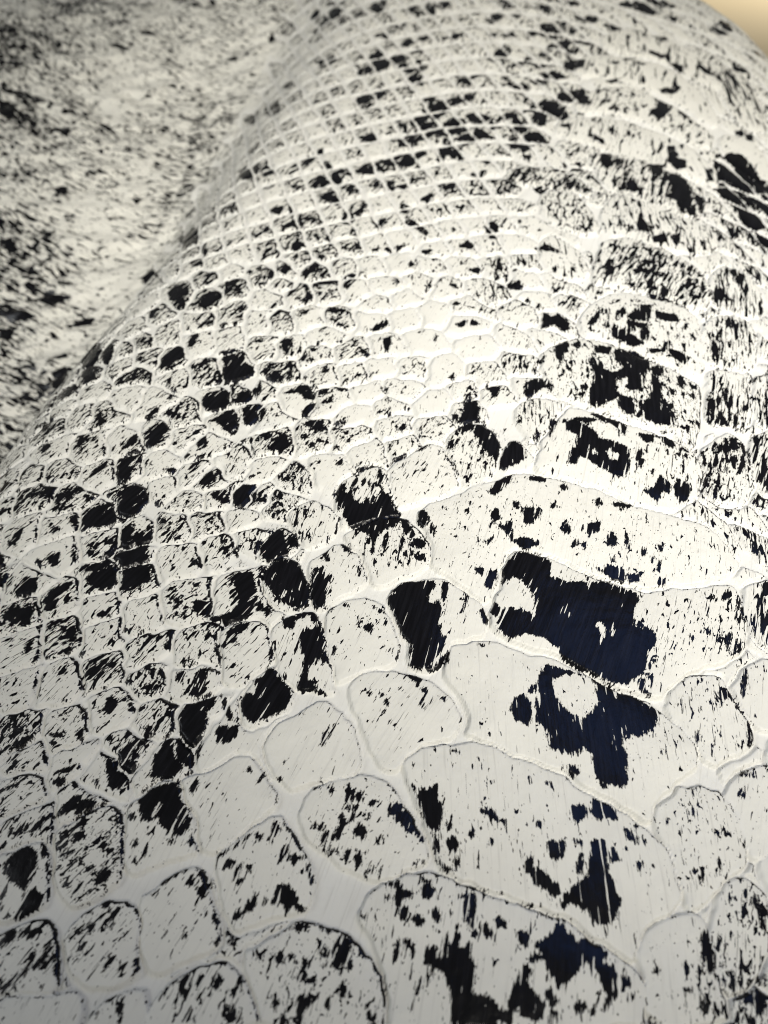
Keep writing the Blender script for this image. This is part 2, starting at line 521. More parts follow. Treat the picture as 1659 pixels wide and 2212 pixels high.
-299 2861 -287 2883 -236 2902 -216 2912 -188 2864 -280 2871
-317 2729 -325 2864 -307 2772
-285 2849 -279 2860 -272 2836
-398 2791 -384 2858 -353 2878 -381 2823
-481 2711 -445 2740 -461 2704
-464 2667 -436 2707 -385 2708 -369 2617 -385 2670 -415 2684 -444 2660
-338 2667 -308 2685 -318 2655
-256 2538 -245 2567 -243 2537
127 2511 158 2525 151 2510
191 2461 202 2500 200 2452
480 2941 494 3011 496 2964
468 2873 475 2918 482 2884
449 2667 478 2709 480 2667
-471 2199 -460 2260 -448 2198 -462 2173
-464 2140 -427 2162 -453 2139
-439 2339 -383 2372 -426 2329
-190 2899 -138 2930 -92 2944 -150 2907
-180 2474 -126 2491 -114 2481 -162 2469
-442 1931 -414 1976 -372 1989 -412 1953
-179 2012 -125 2042 -168 2012
296 2148 313 2156 288 2107
282 2099 289 2123 277 2067
620 2547 645 2648 665 2608 699 2629 727 2569 721 2530 697 2529 672 2568 638 2548
505 2157 521 2216 564 2242 597 2234 614 2192 606 2175 580 2191 547 2157 517 2132
805 2561 856 2643 885 2665 854 2593 808 2542
922 2626 967 2668 966 2627 919 2575
968 2607 1035 2692 1087 2695 1062 2612 1041 2571 1002 2589 975 2578
884 2487 902 2555 913 2517 954 2538 962 2577 1033 2561 1031 2493 1010 2454 981 2491 1008 2530 969 2548 959 2499 1002 2444 956 2424 915 2459
1090 2654 1150 2637 1173 2629 1163 2588 1119 2585 1086 2603
1096 2459 1100 2449 1091 2412 1135 2396 1144 2360 1132 2333 1102 2358 1083 2402 1020 2390 1002 2416 1061 2410 1081 2448
807 2427 871 2420 851 2373 805 2381
872 2393 907 2422 956 2396 1000 2352 989 2299 1036 2327 1046 2293 1003 2230 1014 2205 997 2154 1010 2089 1024 2050 1005 1995 968 2001 918 2022 903 2053 909 2109 944 2119 966 2169 991 2281 963 2262 940 2176 886 2166 894 2234 848 2232 837 2172 853 2140 889 2125 886 2052 858 2051 836 2083 840 2131 791 2105 753 2080 735 2104 744 2161 763 2204 778 2256 762 2334 788 2353 801 2291 847 2258 895 2295 868 2338
646 2386 665 2433 699 2462 713 2434 679 2369 665 2314 647 2350
719 2434 752 2454 752 2416 722 2416
576 2340 609 2367 592 2331
633 1998 667 2022 710 2023 753 2017 718 2000 684 1992 726 1955 736 1917 786 1904 823 1876 810 1783 786 1741 753 1754 713 1787 677 1822 648 1835 632 1799 607 1806 619 1849 651 1886 664 1938 630 1960
725 2047 782 2057 824 2019 844 1981 824 1935 802 1987 763 2009
876 1952 929 1946 915 1908 888 1907
934 1946 969 1955 991 1911 978 1882 953 1910
1014 1898 1034 1869 1014 1876
851 1855 871 1877 870 1848 853 1841
831 1784 845 1826 864 1820 846 1784
880 1703 907 1752 930 1718 920 1678 898 1690 872 1644 854 1676 837 1688
937 1705 959 1733 963 1706 985 1734 994 1707 977 1660 946 1640 939 1672
1018 1682 1040 1730 1077 1772 1059 1724
1145 2178 1161 2196 1163 2138 1150 2154
1156 2089 1177 2147 1198 2140 1164 2034 1145 2025
1175 2035 1199 2100 1210 2021 1180 2012
1244 1947 1245 1895 1225 1865 1228 1909
1039 2189 1058 2174 1035 2148
1085 2260 1105 2269 1104 2218 1080 2191
1123 2228 1144 2195 1121 2194
535 2839 563 2861 576 2806 544 2806
1092 2779 1140 2761 1206 2713 1243 2684 1165 2731 1098 2748
1104 2801 1126 2846 1130 2803
1141 2793 1168 2827 1175 2774
1052 2931 1097 2957 1112 2935 1067 2910
1001 2840 1054 2842 1036 2819
476 1742 523 1756 524 1722 484 1721
567 1702 589 1716 590 1689 569 1682
672 1638 690 1658 694 1626 673 1619
730 1633 757 1640 789 1628 772 1615 733 1620
408 1628 428 1628 425 1603 406 1603
523 1604 536 1623 549 1610
567 1967 585 2021 612 2021 597 1990 567 1929
519 1928 528 1958 538 1951 528 1913
453 2004 471 2019 480 2004
695 2315 717 2388 703 2333
715 2186 734 2203 736 2178 718 2169
746 2272 754 2290 754 2255
685 2143 728 2161 712 2136
936 2949 962 3020 980 3009 954 2938
913 3006 934 3054 931 2995
720 2920 735 2978 745 2955
788 2933 805 2956 819 2922
853 2969 837 2992 838 2957
880 2780 889 2797 893 2781
769 2723 778 2740 778 2718
569 2689 582 2741 592 2720 583 2699
618 2679 627 2700 631 2679
834 2811 874 2856 853 2812
681 2775 732 2819 700 2775
1459 2951 1486 3000 1480 2953
1494 2910 1526 2947 1516 2868
1526 2902 1543 2938 1537 2893
1368 2603 1393 2646 1388 2605
1409 2568 1427 2609 1434 2590
1218 2276 1237 2304 1233 2269
1240 2209 1246 2168 1233 2102 1231 2134
1233 2023 1253 2071 1235 1992
1252 1993 1272 2041 1268 2010
1370 2253 1417 2309 1454 2313 1403 2282
1189 1907 1207 1952 1216 1945 1198 1900
1286 1958 1307 1989 1304 1944 1285 1920
960 2040 973 2025 961 2016
1147 2443 1161 2453 1150 2406
1259 2432 1287 2490 1290 2434 1263 2377
1367 2810 1410 2846 1430 2731 1405 2781
1301 2783 1344 2873 1336 2818
1352 2755 1367 2788 1375 2768
943 1962 967 1970 981 1963
875 1771 892 1779 882 1758
550 2987 566 2952 559 2941
1300 2994 1352 2930 1371 2875 1330 2950
1204 3045 1182 3067 1227 3058
923 2697 967 2731 956 2709
884 2624 902 2655 889 2584
891 2525 868 2534 881 2574
1175 2559 1205 2581 1183 2540
1198 2503 1215 2523 1209 2475
-87 6350 -55 6460 1 6459 1 6295 33 6183 -32 6201
-437 6601 -392 6661 -307 6572 -326 6462 -381 6410
129 6173 206 6240 182 6139
300 6181 326 6299 340 6110 317 6055
365 6196 413 6309 453 6239 416 6154
63 5894 116 5979 135 5869
-51 5766 31 5818 21 5707
119 5536 171 5645 199 5570 148 5502
156 5421 226 5484 243 5402 185 5388
230 5617 281 5647 259 5584
399 5611 481 5652 457 5575
-87 5391 -29 5489 -9 5415 -38 5320 20 5302 19 5201 -47 5146 -57 5275
49 5345 116 5353 125 5274 67 5238
86 5184 124 5225 170 5142 159 5072
190 5211 210 5256 253 5126 205 5087
-415 5594 -331 5551 -316 5447 -397 5443
-161 5188 -95 5238 -85 5159 -131 5126
147 4981 195 5042 229 4944 209 4891
-159 4694 -126 4840 -98 4765 -106 4701
-85 4828 -27 4892 5 4828 -26 4747 -75 4737
-144 4626 -79 4673 -79 4641 -131 4601
224 4538 280 4633 340 4626 370 4522 316 4468 279 4413 239 4476
372 4644 439 4679 494 4706 499 4653 445 4627 382 4592
160 4369 170 4445 222 4468 211 4382 167 4330
170 4273 218 4343 269 4366 298 4278 304 4214 264 4245 196 4169
322 4332 389 4422 429 4381 456 4285 395 4234 337 4220
82 4173 133 4259 164 4182 146 4112 97 4118
398 4161 468 4229 512 4263 553 4171 513 4173 472 4175 418 4090
458 4436 511 4472 565 4410 508 4319 479 4377
104 4012 184 4056 207 4002 150 3957 125 3909
285 3996 333 4148 358 4164 385 4074 393 3955 354 3957 335 4043 291 3945
-7 3940 56 3966 80 3989 102 3895 55 3891
-132 3857 -86 3917 -39 3927 -31 3860 -69 3832 -116 3838
-423 3987 -397 4088 -371 4061 -398 3980
-369 4097 -335 4143 -347 4073
-366 3784 -318 3831 -261 3779 -298 3738 -351 3740
-253 3778 -249 3859 -214 3756 -236 3743
-299 3613 -248 3666 -199 3553 -236 3551
-193 3366 -175 3477 -152 3446 -143 3375 -178 3357
-130 3458 -102 3498 -115 3428
-60 3704 -38 3732 -37 3686
15 3680 31 3725 42 3662
68 3675 113 3686 83 3643
184 3546 230 3588 206 3531
469 3272 495 3325 512 3285 504 3194 483 3195
341 3122 378 3171 405 3158 381 3109
-409 3190 -376 3212 -367 3185 -399 3150
7 3125 89 3145 34 3098
-466 3362 -398 3422 -376 3320 -408 3367
88 3495 117 3479 108 3423 87 3438
-633 4036 -603 4073 -560 3970 -606 3940
-780 5428 -698 5294 -642 4968 -717 5083
566 4316 597 4390 615 4314 579 4278
463 4914 542 4997 487 4868
688 5293 766 5413 778 5337 728 5217
627 5249 657 5271 668 5174
703 4963 728 5030 762 5005
-424 6838 -338 6782 -310 6678
-564 6714 -521 6827 -494 6787 -527 6716
-509 6405 -442 6479 -426 6385 -469 6329
-902 6755 -867 6789 -839 6744 -872 6689
-662 5576 -584 5444 -586 5348
-303 4935 -297 5005 -285 4950
692 5904 761 5984 800 5952 705 5818
528 5755 622 5799 598 5746
765 5594 828 5643 823 5590
669 5629 709 5639 706 5599
230 4702 266 4729 282 4696 237 4659
617 4427 687 4444 699 4405 632 4398
-115 4222 -66 4269 -45 4219 -90 4190
-173 3671 -159 3716 -157 3654
-590 3787 -579 3834 -567 3803
-542 3541 -490 3559 -500 3500
-446 3564 -431 3471 -445 3503
-368 3417 -348 3442 -346 3414
-147 3266 -134 3305 -125 3238
-258 3224 -239 3289 -244 3223
-49 3352 0 3375 -21 3322
100 3354 128 3353 182 3269 188 3229 134 3312
-47 3116 -27 3127 -34 3109
156 3091 204 3102 183 3072
285 3652 331 3672 306 3635
421 3571 487 3577 449 3563
435 3775 499 3804 480 3766
507 3900 523 3916 521 3892
596 3709 631 3754 623 3678
651 4098 672 4149 665 4080
-319 3994 -276 3932 -299 3920
-218 3870 -170 3846 -186 3832
1034 5771 1066 5784 1103 5609 1084 5544 1020 5583
771 5097 840 5212 907 5222 978 5115 944 5069 888 5139 832 5141
1080 5115 1185 5187 1219 5165 1195 5072 1104 5024
941 4978 1001 5012 1054 4934 963 4934
858 4891 906 4912 933 4847 887 4836
750 4807 799 4849 836 4784 789 4764
967 4638 1023 4720 1123 4744 1146 4662 1134 4542 1085 4560 1089 4640 1008 4618
775 4480 855 4578 944 4597 979 4538 996 4423 979 4366 931 4441 891 4460 846 4309 812 4365 845 4499
681 4238 713 4386 753 4292 747 4237 706 4238
732 4113 759 4201 809 4210 843 4096 789 4113 743 4062 713 4011
668 4114 702 4131 711 4062 669 4046
1452 4449 1513 4531 1535 4671 1585 4656 1621 4582 1558 4460 1496 4379 1474 4432
1635 4564 1696 4459 1669 4418 1629 4469
1586 4778 1638 4805 1665 4767 1704 4855 1722 4816 1655 4725 1595 4738
1640 5365 1743 5260 1693 5253 1644 5294
1453 5784 1542 5765 1557 5686 1479 5705
1300 5914 1397 5933 1401 5835 1312 5858
1756 5192 1819 5134 1796 5041 1738 5076
1922 5199 1944 5136 1998 5016 1929 5044 1903 5127
1105 3985 1155 3996 1134 3842 1100 3825 1088 3887
1431 3912 1470 4078 1503 4082 1488 3949 1533 3938 1513 3857 1461 3836
908 3881 932 3834 978 3883 983 3820 922 3818
1331 3887 1400 3877 1382 3798 1336 3733
1348 3719 1405 3800 1486 3778 1483 3644 1432 3497 1456 3418 1426 3415 1405 3508 1342 3559 1402 3621 1392 3708
1113 3644 1186 3633 1259 3624 1210 3606
1664 3830 1727 4029 1792 4056 1858 4053 1880 3962 1883 3810 1913 3803 1895 3696 1764 3683 1700 3730 1647 3737
1630 3676 1724 3705 1751 3637 1780 3504 1768 3369 1704 3332 1670 3391 1691 3488 1653 3593
1779 3628 1885 3665 1828 3486 1802 3549
1496 3574 1512 3575 1505 3464 1474 3460
1677 3289 1727 3310 1740 3212 1716 3137 1702 3206
1615 3854 1653 3875 1627 3749 1594 3745
1570 3485 1590 3447 1559 3443
1166 3354 1193 3382 1173 3250 1154 3262
1195 3290 1224 3292 1203 3227
1197 3201 1260 3231 1260 3169 1203 3165
1293 3221 1332 3237 1306 3160
665 3107 715 3132 780 3061 695 3083
705 3618 761 3648 768 3589 713 3560
1134 3099 1168 3101 1170 3078
1627 6206 1791 6264 1867 6067 1796 6038 1708 6127
1840 6338 1950 6333 2025 6228 1973 6197 1864 6248
1920 6019 1973 5974 1932 5936
2178 5815 2239 5954 2380 6118 2335 5900 2260 5798
1742 5604 1805 5614 1807 5538 1750 5504
1109 5798 1138 5716 1138 5649 1114 5689
1013 6101 1091 6129 1148 6084 1041 6071
1253 6222 1343 6180 1295 6147
862 5962 930 6016 901 5945
911 5666 989 5650 962 5598
1173 5480 1250 5534 1305 5510 1283 5434 1242 5482
1016 5404 1100 5454 1156 5306 1112 5330 1084 5403 1029 5354
1443 5202 1516 5232 1530 5210 1458 5180
1511 5162 1584 5147 1554 5098
1344 5125 1424 5154 1406 5107
1308 4879 1372 4927 1377 4905
1536 5579 1577 5583 1546 5478
1252 4770 1285 4751 1291 4690
1336 4693 1354 4694 1342 4653
1229 4586 1267 4608 1251 4568
1350 4329 1385 4332 1362 4303
1540 4311 1562 4332 1560 4287
1276 4164 1303 4218 1292 4165
1341 4204 1358 4222 1338 4169
1064 4170 1092 4189 1145 4122 1144 4070 1105 4120
1046 4312 1062 4331 1050 4258
927 4292 1004 4311 963 4256
1424 4057 1448 4127 1445 4076
1152 3812 1171 3829 1157 3797
1290 3915 1314 3917 1299 3884
1047 3700 1045 3730 1055 3700
1635 4148 1678 4154 1656 4134
1790 4138 1817 4143 1794 4122
1913 4300 1943 4342 1932 4304
1953 4257 1983 4300 1971 4262
2167 5199 2225 5223 2233 5183
2418 5626 2497 5643 2452 5588
2151 4978 2193 4954 2178 4907
1076 3296 1102 3285 1085 3271
1109 3285 1131 3286 1116 3247
1004 3293 997 3215 988 3240
1142 3720 1138 3660 1130 3674
1170 3706 1166 3647 1155 3646
1216 3709 1224 3636 1201 3634
932 3369 948 3290 940 3290
1481 3264 1486 3226 1471 3225
1593 3303 1597 3240 1586 3251
1371 3165 1367 3093 1348 3103
1428 3196 1422 3122 1408 3120
1522 3281 1526 3244 1508 3229
-2793 6015 -2652 6027 -2538 5964 -2396 5864 -2506 5872 -2631 5936
-2763 5891 -2693 5877 -2592 5773 -2459 5670 -2635 5682 -2724 5733
-2364 5582 -2220 5611 -2172 5538 -2191 5480 -2267 5531
-2485 5596 -2393 5526 -2416 5489
-2038 5709 -1952 5659 -1895 5585 -1940 5600
-2326 5794 -2220 5807 -2250 5744
-2149 4917 -2072 4933 -2046 4857 -2116 4856
-1633 4838 -1570 4822 -1591 4762
-2402 4435 -2321 4468 -2293 4428 -2354 4395
-2199 4399 -2152 4410 -2140 4349
-2174 6757 -2078 6751 -1948 6681 -2024 6645
-2796 6308 -2725 6338 -2733 6277
-1206 4276 -897 3480 -896 3388 -957 3405
-860 3325 -837 3325 -817 3210
-779 4213 -690 4152 -664 3941 -749 4071
-946 5561 -880 5580 -839 5269
-1218 6593 -1133 6596 -1102 6523 -1164 6541
-1083 6581 -1013 6617 -1032 6561
-1600 7390 -1550 7499 -1547 7383
-1956 6940 -1892 6997 -1784 6932 -1876 6900
-2178 4538 -2134 4563 -2144 4511
-1442 6022 -1382 6085 -1396 6021
-2109 7108 -2054 7143 -2065 7071
-1857 5609 -1797 5575 -1656 5568 -1788 5586
-1937 5065 -1849 5086 -1913 5049
-2248 4996 -2227 4995 -2222 4949
-1750 4820 -1710 4821 -1725 4790
-1746 4632 -1698 4632 -1732 4604
-1601 4466 -1564 4476 -1578 4444
-2149 5776 -2073 5725 -2109 5741
-1769 4367 -1723 4379 -1756 4348
-1636 6415 -1607 6375 -1627 6353
-2529 4964 -2476 4960 -2504 4947
-2566 5153 -2517 5166 -2487 5132
-2693 5968 -2626 6011 -2579 5997
-2641 5843 -2704 5787 -2642 5753
-604 698 -582 721 -531 735 -506 746 -498 700 -478 673 -463 647 -462 622 -476 612 -494 612 -498 591 -506 598 -514 619 -532 638 -543 656 -560 645 -583 649 -589 679
-805 658 -788 680 -765 709 -750 713 -750 682 -771 672
-733 660 -727 682 -748 671 -748 701 -713 704 -706 689 -717 670
-744 656 -711 678 -677 696 -695 677 -728 656
-868 623 -859 644 -856 633
-844 626 -832 658 -821 658 -826 636
-831 750 -802 759 -794 745 -812 737
-828 769 -804 781 -781 784 -789 772 -812 769
-728 747 -713 751 -709 735
-884 549 -873 580 -839 590 -817 579 -808 547 -814 517 -821 494 -844 508 -870 522
-831 436 -820 455 -822 484 -797 497 -775 483 -773 464 -799 442 -810 434
-814 596 -805 603 -794 564 -805 575
-645 640 -647 673 -632 632
-660 511 -653 545 -624 527 -631 511 -651 504
-619 572 -619 582 -617 554
-644 462 -618 471 -612 446 -626 459
-672 459 -645 465 -657 457
-732 609 -719 619 -716 609 -737 602
-767 617 -749 631 -727 648 -720 637 -750 624
-847 384 -837 405 -811 414 -820 395 -838 377
-796 398 -791 417 -764 410 -771 398
-754 338 -740 361 -730 385 -724 376 -736 346 -750 335
-821 301 -789 309 -764 338 -759 367 -757 349 -780 312 -809 295
-713 349 -705 352 -698 325 -703 325
-654 415 -646 427 -641 418 -644 402
-660 378 -654 387 -654 372
-704 419 -697 434 -697 418
-675 403 -666 409 -668 400
-534 321 -533 350 -527 330
-448 502 -439 520 -428 498
-426 528 -421 542 -403 518 -388 491 -407 498
-422 492 -407 498 -398 485 -407 472 -417 479
-515 506 -486 526 -456 535 -475 522 -504 506
-428 283 -429 312 -418 323 -416 312 -421 300 -410 295 -414 281
-364 297 -351 323 -343 311 -351 297
-469 278 -439 312 -457 284
-307 314 -302 319 -298 291
-315 266 -303 252 -301 234 -311 239
-402 242 -397 256 -398 239
-315 436 -289 481 -286 455 -309 440
-336 440 -324 449 -318 433 -331 427
-366 534 -358 553 -342 548 -352 534
-388 541 -388 565 -364 572 -337 596 -310 613 -340 585 -383 558
-345 507 -340 531 -328 544 -335 517
-334 504 -317 510 -330 501
-313 540 -302 540 -304 520
-561 557 -556 588 -550 567
-589 585 -582 606 -581 585
-458 594 -453 608 -449 587
-442 583 -434 583 -425 569
-581 550 -577 564 -573 547
-340 384 -331 393 -325 378
-367 385 -361 394 -362 379
-475 726 -463 749 -457 730 -464 703 -473 711
-496 762 -474 769 -481 759
-346 763 -335 775 -318 755
-554 262 -549 281 -544 262 -542 235
-624 241 -605 271 -565 282 -598 268 -618 241
-661 611 -659 618 -657 609
-700 573 -698 587 -697 576
-758 567 -749 577 -727 577 -750 567
-723 546 -716 563 -717 553
-615 657 -605 665 -599 653 -610 650
-626 672 -621 687 -602 689 -620 680
-957 722 -940 741 -908 756 -872 769 -904 754 -944 730
-875 479 -865 505 -867 478
-872 459 -864 469 -864 456
-377 437 -365 424 -355 400 -367 412
-395 437 -393 447 -392 431
-437 397 -434 413 -435 396
-480 392 -477 404 -477 395
-611 408 -597 439 -600 420
-595 357 -593 363 -593 354
-605 442 -595 445 -596 438
-524 480 -518 483 -520 478
-325 294 -309 297 -313 280
-801 575 -782 547 -776 527 -793 561
-758 435 -746 432 -747 422
-741 425 -710 391 -712 385"""
PAINTED = """595 1179 613 1192 621 1164 611 1134 600 1144
628 1155 641 1177 646 1155 635 1132 627 1140
445 1005 470 1023 513 1028 552 1015 568 988 561 943 539 912 512 895 482 907 461 929 445 964
628 997 654 982 679 962 704 945 688 945 644 971
472 1325 476 1314 471 1312
518 1193 525 1219 526 1209
421 964 442 957 438 953
571 824 584 849 584 837
1080 2694 1106 2696 1065 2553 1049 2437 1033 2474 1050 2582
889 2584 902 2585 884 2487 874 2486
958 2587 969 2597 942 2489 932 2489
859 2623 890 2655 853 2553 836 2543
975 2548 1008 2530 990 2472 975 2490
1177 2619 1190 2620 1162 2520 1156 2519
975 2289 997 2281 952 2127 936 2135
809 2336 865 2356 854 2267 811 2283
694 1858 713 1880 715 1844 695 1836
745 1852 772 1882 766 1852 791 1846 780 1817 749 1816
665 2011 726 1985 780 1926 826 1891 778 1915 714 1977
-351 1327 -322 1365 -325 1348 -346 1321
-300 1271 -279 1314 -278 1303 -290 1260
-316 1293 -308 1309 -308 1288
-345 1412 -294 1419 -317 1411
5 1282 32 1293 36 1287 14 1277
-800 1508 -786 1557 -777 1560 -792 1505
-899 1389 -848 1415 -823 1434 -816 1425 -867 1396
-474 846 -460 883 -452 887 -466 841
-430 784 -430 841 -422 845
-560 656 -545 688 -537 686 -554 653
-511 602 -503 644 -498 633 -503 598
35 661 43 670 50 668 43 654"""
OUTLINES = """942 4377 1235 4412 1463 4240 1619 4079 1569 3802 1411 3825 1162 4016 915 4186
979 4476 1318 4861 1577 4642 1687 4431 1759 4278 1680 4066 1547 4226 1335 4467
1121 4965 1218 5269 1535 5229 1713 5130 1819 4863 1853 4459 1778 4350 1619 4726 1333 4946
1327 5467 1591 5762 1811 5553 1991 5332 2020 4799 1860 4925 1735 5223 1497 5287
1947 4626 1993 5241 2183 5182 2179 4751 2113 4390 1982 4347
1799 4262 1960 4273 2003 4049 1906 3744 1843 3886 1758 4035
592 3715 644 3836 886 3837 1008 3603 962 3563 818 3636
717 3448 774 3597 910 3600 977 3313 941 3211 786 3273
691 3171 777 3206 872 3017 852 2895 762 2864 676 2981
303 1162 303 1212 352 1352 389 1441 436 1443 502 1415 643 1336 719 1305 829 1304 1020 1332 1052 1311 1023 1215 1026 1134 957 1079 854 1048 767 1004 727 954 691 960 609 1004 524 1045 489 1068 409 1108 356 1127
183 1112 236 1127 300 1127 354 1105 487 1054 606 993 696 947 737 911 784 852 790 799 712 720 654 681 629 634 597 659 542 688 491 721 414 767 322 807 262 831 208 843 223 885 218 932 189 981 154 1031 169 1083
736 924 753 977 785 1009 851 1034 905 1030 924 994 924 962 937 923 953 893 942 830 871 805 805 779 783 848
931 972 948 1017 991 1061 1037 1086 1082 1087 1079 976 1014 878 959 885 939 928
962 819 994 869 1058 888 1016 764 968 786
1051 1295 1080 1345 1152 1365 1218 1363 1136 1118 1085 1097 1045 1140 1029 1220
38 771 66 799 105 819 180 831 262 827 322 803 413 760 489 708 540 675 594 644 625 616 658 567 672 500 650 443 589 420 552 390 532 342 495 373 450 404 396 429 331 457 288 474 226 490 158 516 131 531 118 572 102 614 71 694
632 630 651 667 694 690 736 724 791 729 832 710 845 662 852 608 834 549 805 522 757 491 702 456 671 446 671 500 658 567
539 342 547 381 580 408 649 439 693 449 716 418 719 379 716 320 711 278 709 234 536 233
719 418 731 456 768 492 820 525 845 499 868 473 832 379 807 344 753 297 713 283 718 364
830 703 849 741 893 773 947 794 1006 780 949 610 902 581 864 549 840 569 845 662
854 529 869 556 901 577 951 571 913 458 870 480
-61 435 -45 467 -14 495 42 513 106 526 151 512 226 482 287 466 330 449 395 421 448 395 494 365 527 330 545 277 539 217 10 217 7 282 -10 327 -30 389
-211 652 -198 685 -174 719 -133 733 -80 749 -57 760 -15 748 15 729 45 676 77 632 108 579 107 545 78 532 25 512 -10 505 -53 512 -110 536 -147 566 -185 605
-385 541 -385 569 -338 599 -304 620 -259 656 -236 648 -195 584 -158 506 -159 464 -185 439 -249 427 -283 418 -315 405 -350 437 -367 488
-300 360 -278 378 -214 417 -167 429 -129 417 -71 392 -43 362 -16 324 0 282 -3 217 -252 217 -268 277 -293 325
-98 951 -91 1005 -62 1033 -21 1042 42 1041 108 1022 160 972 186 937 200 898 189 847 137 835 86 815 50 787 27 755 -23 799 -55 869 -76 912
-304 847 -272 893 -218 927 -167 961 -125 932 -84 891 -59 828 -54 787 -80 752 -125 737 -182 730 -238 719 -268 758 -295 794
-174 1175 -159 1231 -120 1262 -63 1278 -13 1256 18 1183 43 1127 43 1079 21 1051 -21 1046 -71 1033 -103 1010 -128 997 -147 1067 -163 1125
-314 1178 -287 1213 -239 1233 -199 1227 -179 1190 -162 1115 -147 1052 -132 988 -143 965 -185 979 -234 975 -271 1022 -304 1060 -314 1133
5 1277 32 1314 78 1336 169 1341 213 1319 256 1281 288 1233 297 1192 276 1147 237 1137 193 1127 170 1088 134 1031 97 1046 68 1069 73 1117 44 1157 22 1208
-128 1495 -91 1531 -14 1567 63 1579 110 1522 137 1462 144 1392 115 1369 55 1347 9 1320 -41 1321 -50 1377 -70 1435
-233 1409 -183 1443 -137 1483 -89 1447 -60 1388 -52 1326 -76 1294 -121 1278 -164 1237 -199 1237 -217 1302
-373 1361 -340 1411 -285 1422 -251 1403 -222 1313 -218 1253 -235 1233 -289 1239 -337 1283
-389 1430 -368 1501 -338 1543 -278 1523 -261 1486 -268 1445 -299 1422 -345 1412
-306 1574 -286 1631 -223 1649 -162 1621 -141 1569 -144 1520 -180 1478 -240 1456 -257 1498 -289 1542
93 1591 158 1642 275 1687 364 1728 422 1759 538 1747 663 1705 818 1623 961 1577 1062 1495 1071 1390 996 1342 850 1316 721 1313 645 1344 504 1422 437 1450 385 1444 334 1352 293 1244 252 1297 201 1341 152 1375 149 1403 138 1480
-381 960 -346 1023 -303 1055 -270 1012 -242 971 -255 931 -308 893 -346 868 -378 903
-457 1161 -434 1191 -366 1215 -328 1193 -319 1158 -313 1079 -315 1055 -339 1042 -371 1019 -384 992 -430 993 -451 1087
-502 746 -477 761 -420 772 -361 799 -331 807 -304 774 -286 743 -268 716 -261 685 -278 663 -311 624 -341 599 -385 572 -415 576 -436 597 -448 651 -478 696
-629 669 -625 687 -594 702 -568 728 -514 750 -484 688 -456 651 -449 604 -432 569 -470 556 -533 543 -583 523 -607 551 -620 610
-781 624 -736 656 -675 690 -646 680 -629 628 -610 558 -609 510 -633 491 -674 466 -730 463 -760 509 -779 578
-924 550 -907 567 -869 590 -818 607 -793 575 -778 527 -768 473 -776 451 -828 433 -881 421
-873 396 -839 411 -766 441 -731 416 -713 388 -699 343 -692 297 -749 286 -836 287
-699 412 -671 456 -625 471 -568 471 -544 439 -530 386 -529 344 -529 315 -565 296 -616 288 -661 308 -690 352
-558 471 -525 503 -459 532 -421 542 -393 501 -377 456 -356 409 -356 381 -386 358 -434 341 -480 321 -507 318 -523 365 -535 426
-488 240 -479 278 -442 312 -396 334 -345 349 -302 325 -274 277 -255 217 -487 218
-622 230 -611 265 -566 284 -519 295 -491 273 -474 218 -619 219
-834 281 -690 291 -670 302 -626 274 -632 219 -814 220
-163 1633 -146 1712 -97 1773 -36 1807 0 1799 15 1723 35 1629 64 1584 -14 1573 -91 1543 -129 1525 -141 1581
11 1799 68 1841 158 1898 195 1890 227 1811 249 1755 241 1700 194 1667 114 1642 49 1616 30 1656 15 1743
200 1898 229 1950 275 1996 329 2003 379 1957 400 1897 381 1811 338 1720 285 1687 252 1720 241 1789
383 1776 402 1861 434 1920 474 1898 503 1833 492 1790 443 1762
449 2067 516 2124 610 2125 637 2077 568 1974 499 1891 467 1981
495 1776 509 1847 637 2077 729 2067 799 2030 903 1979 1024 1917 1059 1863 1053 1757 1001 1655 900 1613 819 1629 669 1711 539 1756
613 2142 577 2349 673 2452 773 2478 908 2426 1011 2349 1155 2238 1158 2138 1103 2015 1063 1878 1028 1932 907 1995 802 2046 721 2087
783 2502 778 2580 830 2673 921 2760 1014 2775 1099 2753 1240 2669 1246 2545 1215 2356 1159 2255 1015 2367 912 2445 835 2485
861 2856 950 3067 984 3178 1098 3197 1184 3140 1272 3074 1350 2975 1367 2810 1296 2688 1246 2695 1105 2780 955 2837
1200 2275 1260 2323 1346 2312 1359 2235 1332 2109 1280 2010 1198 1997 1137 2017 1169 2138
1066 1871 1143 1956 1216 1983 1244 1910 1238 1802 1200 1677 1106 1633 1038 1683 1063 1779
1216 2338 1276 2566 1334 2640 1445 2651 1471 2564 1406 2353 1361 2322 1265 2341
1384 2280 1442 2312 1533 2295 1439 2015 1303 2012
1250 1910 1295 1989 1354 2001 1420 1960 1323 1672 1210 1691
1351 2703 1382 2865 1444 2995 1547 2995 1579 2832 1529 2670 1449 2661
1047 3966 1161 3988 1322 3918 1415 3839 1526 3722 1535 3578 1460 3405 1355 3422 1265 3510 1189 3576 1095 3628 1065 3716 1059 3854
1002 3241 1004 3372 1104 3600 1198 3548 1273 3483 1348 3394 1450 3364 1515 3230 1423 3099 1280 3109 1189 3164 1089 3220
1337 3951 1361 4102 1442 4248 1536 4153 1621 4030 1677 3878 1638 3707 1554 3770 1440 3881"""
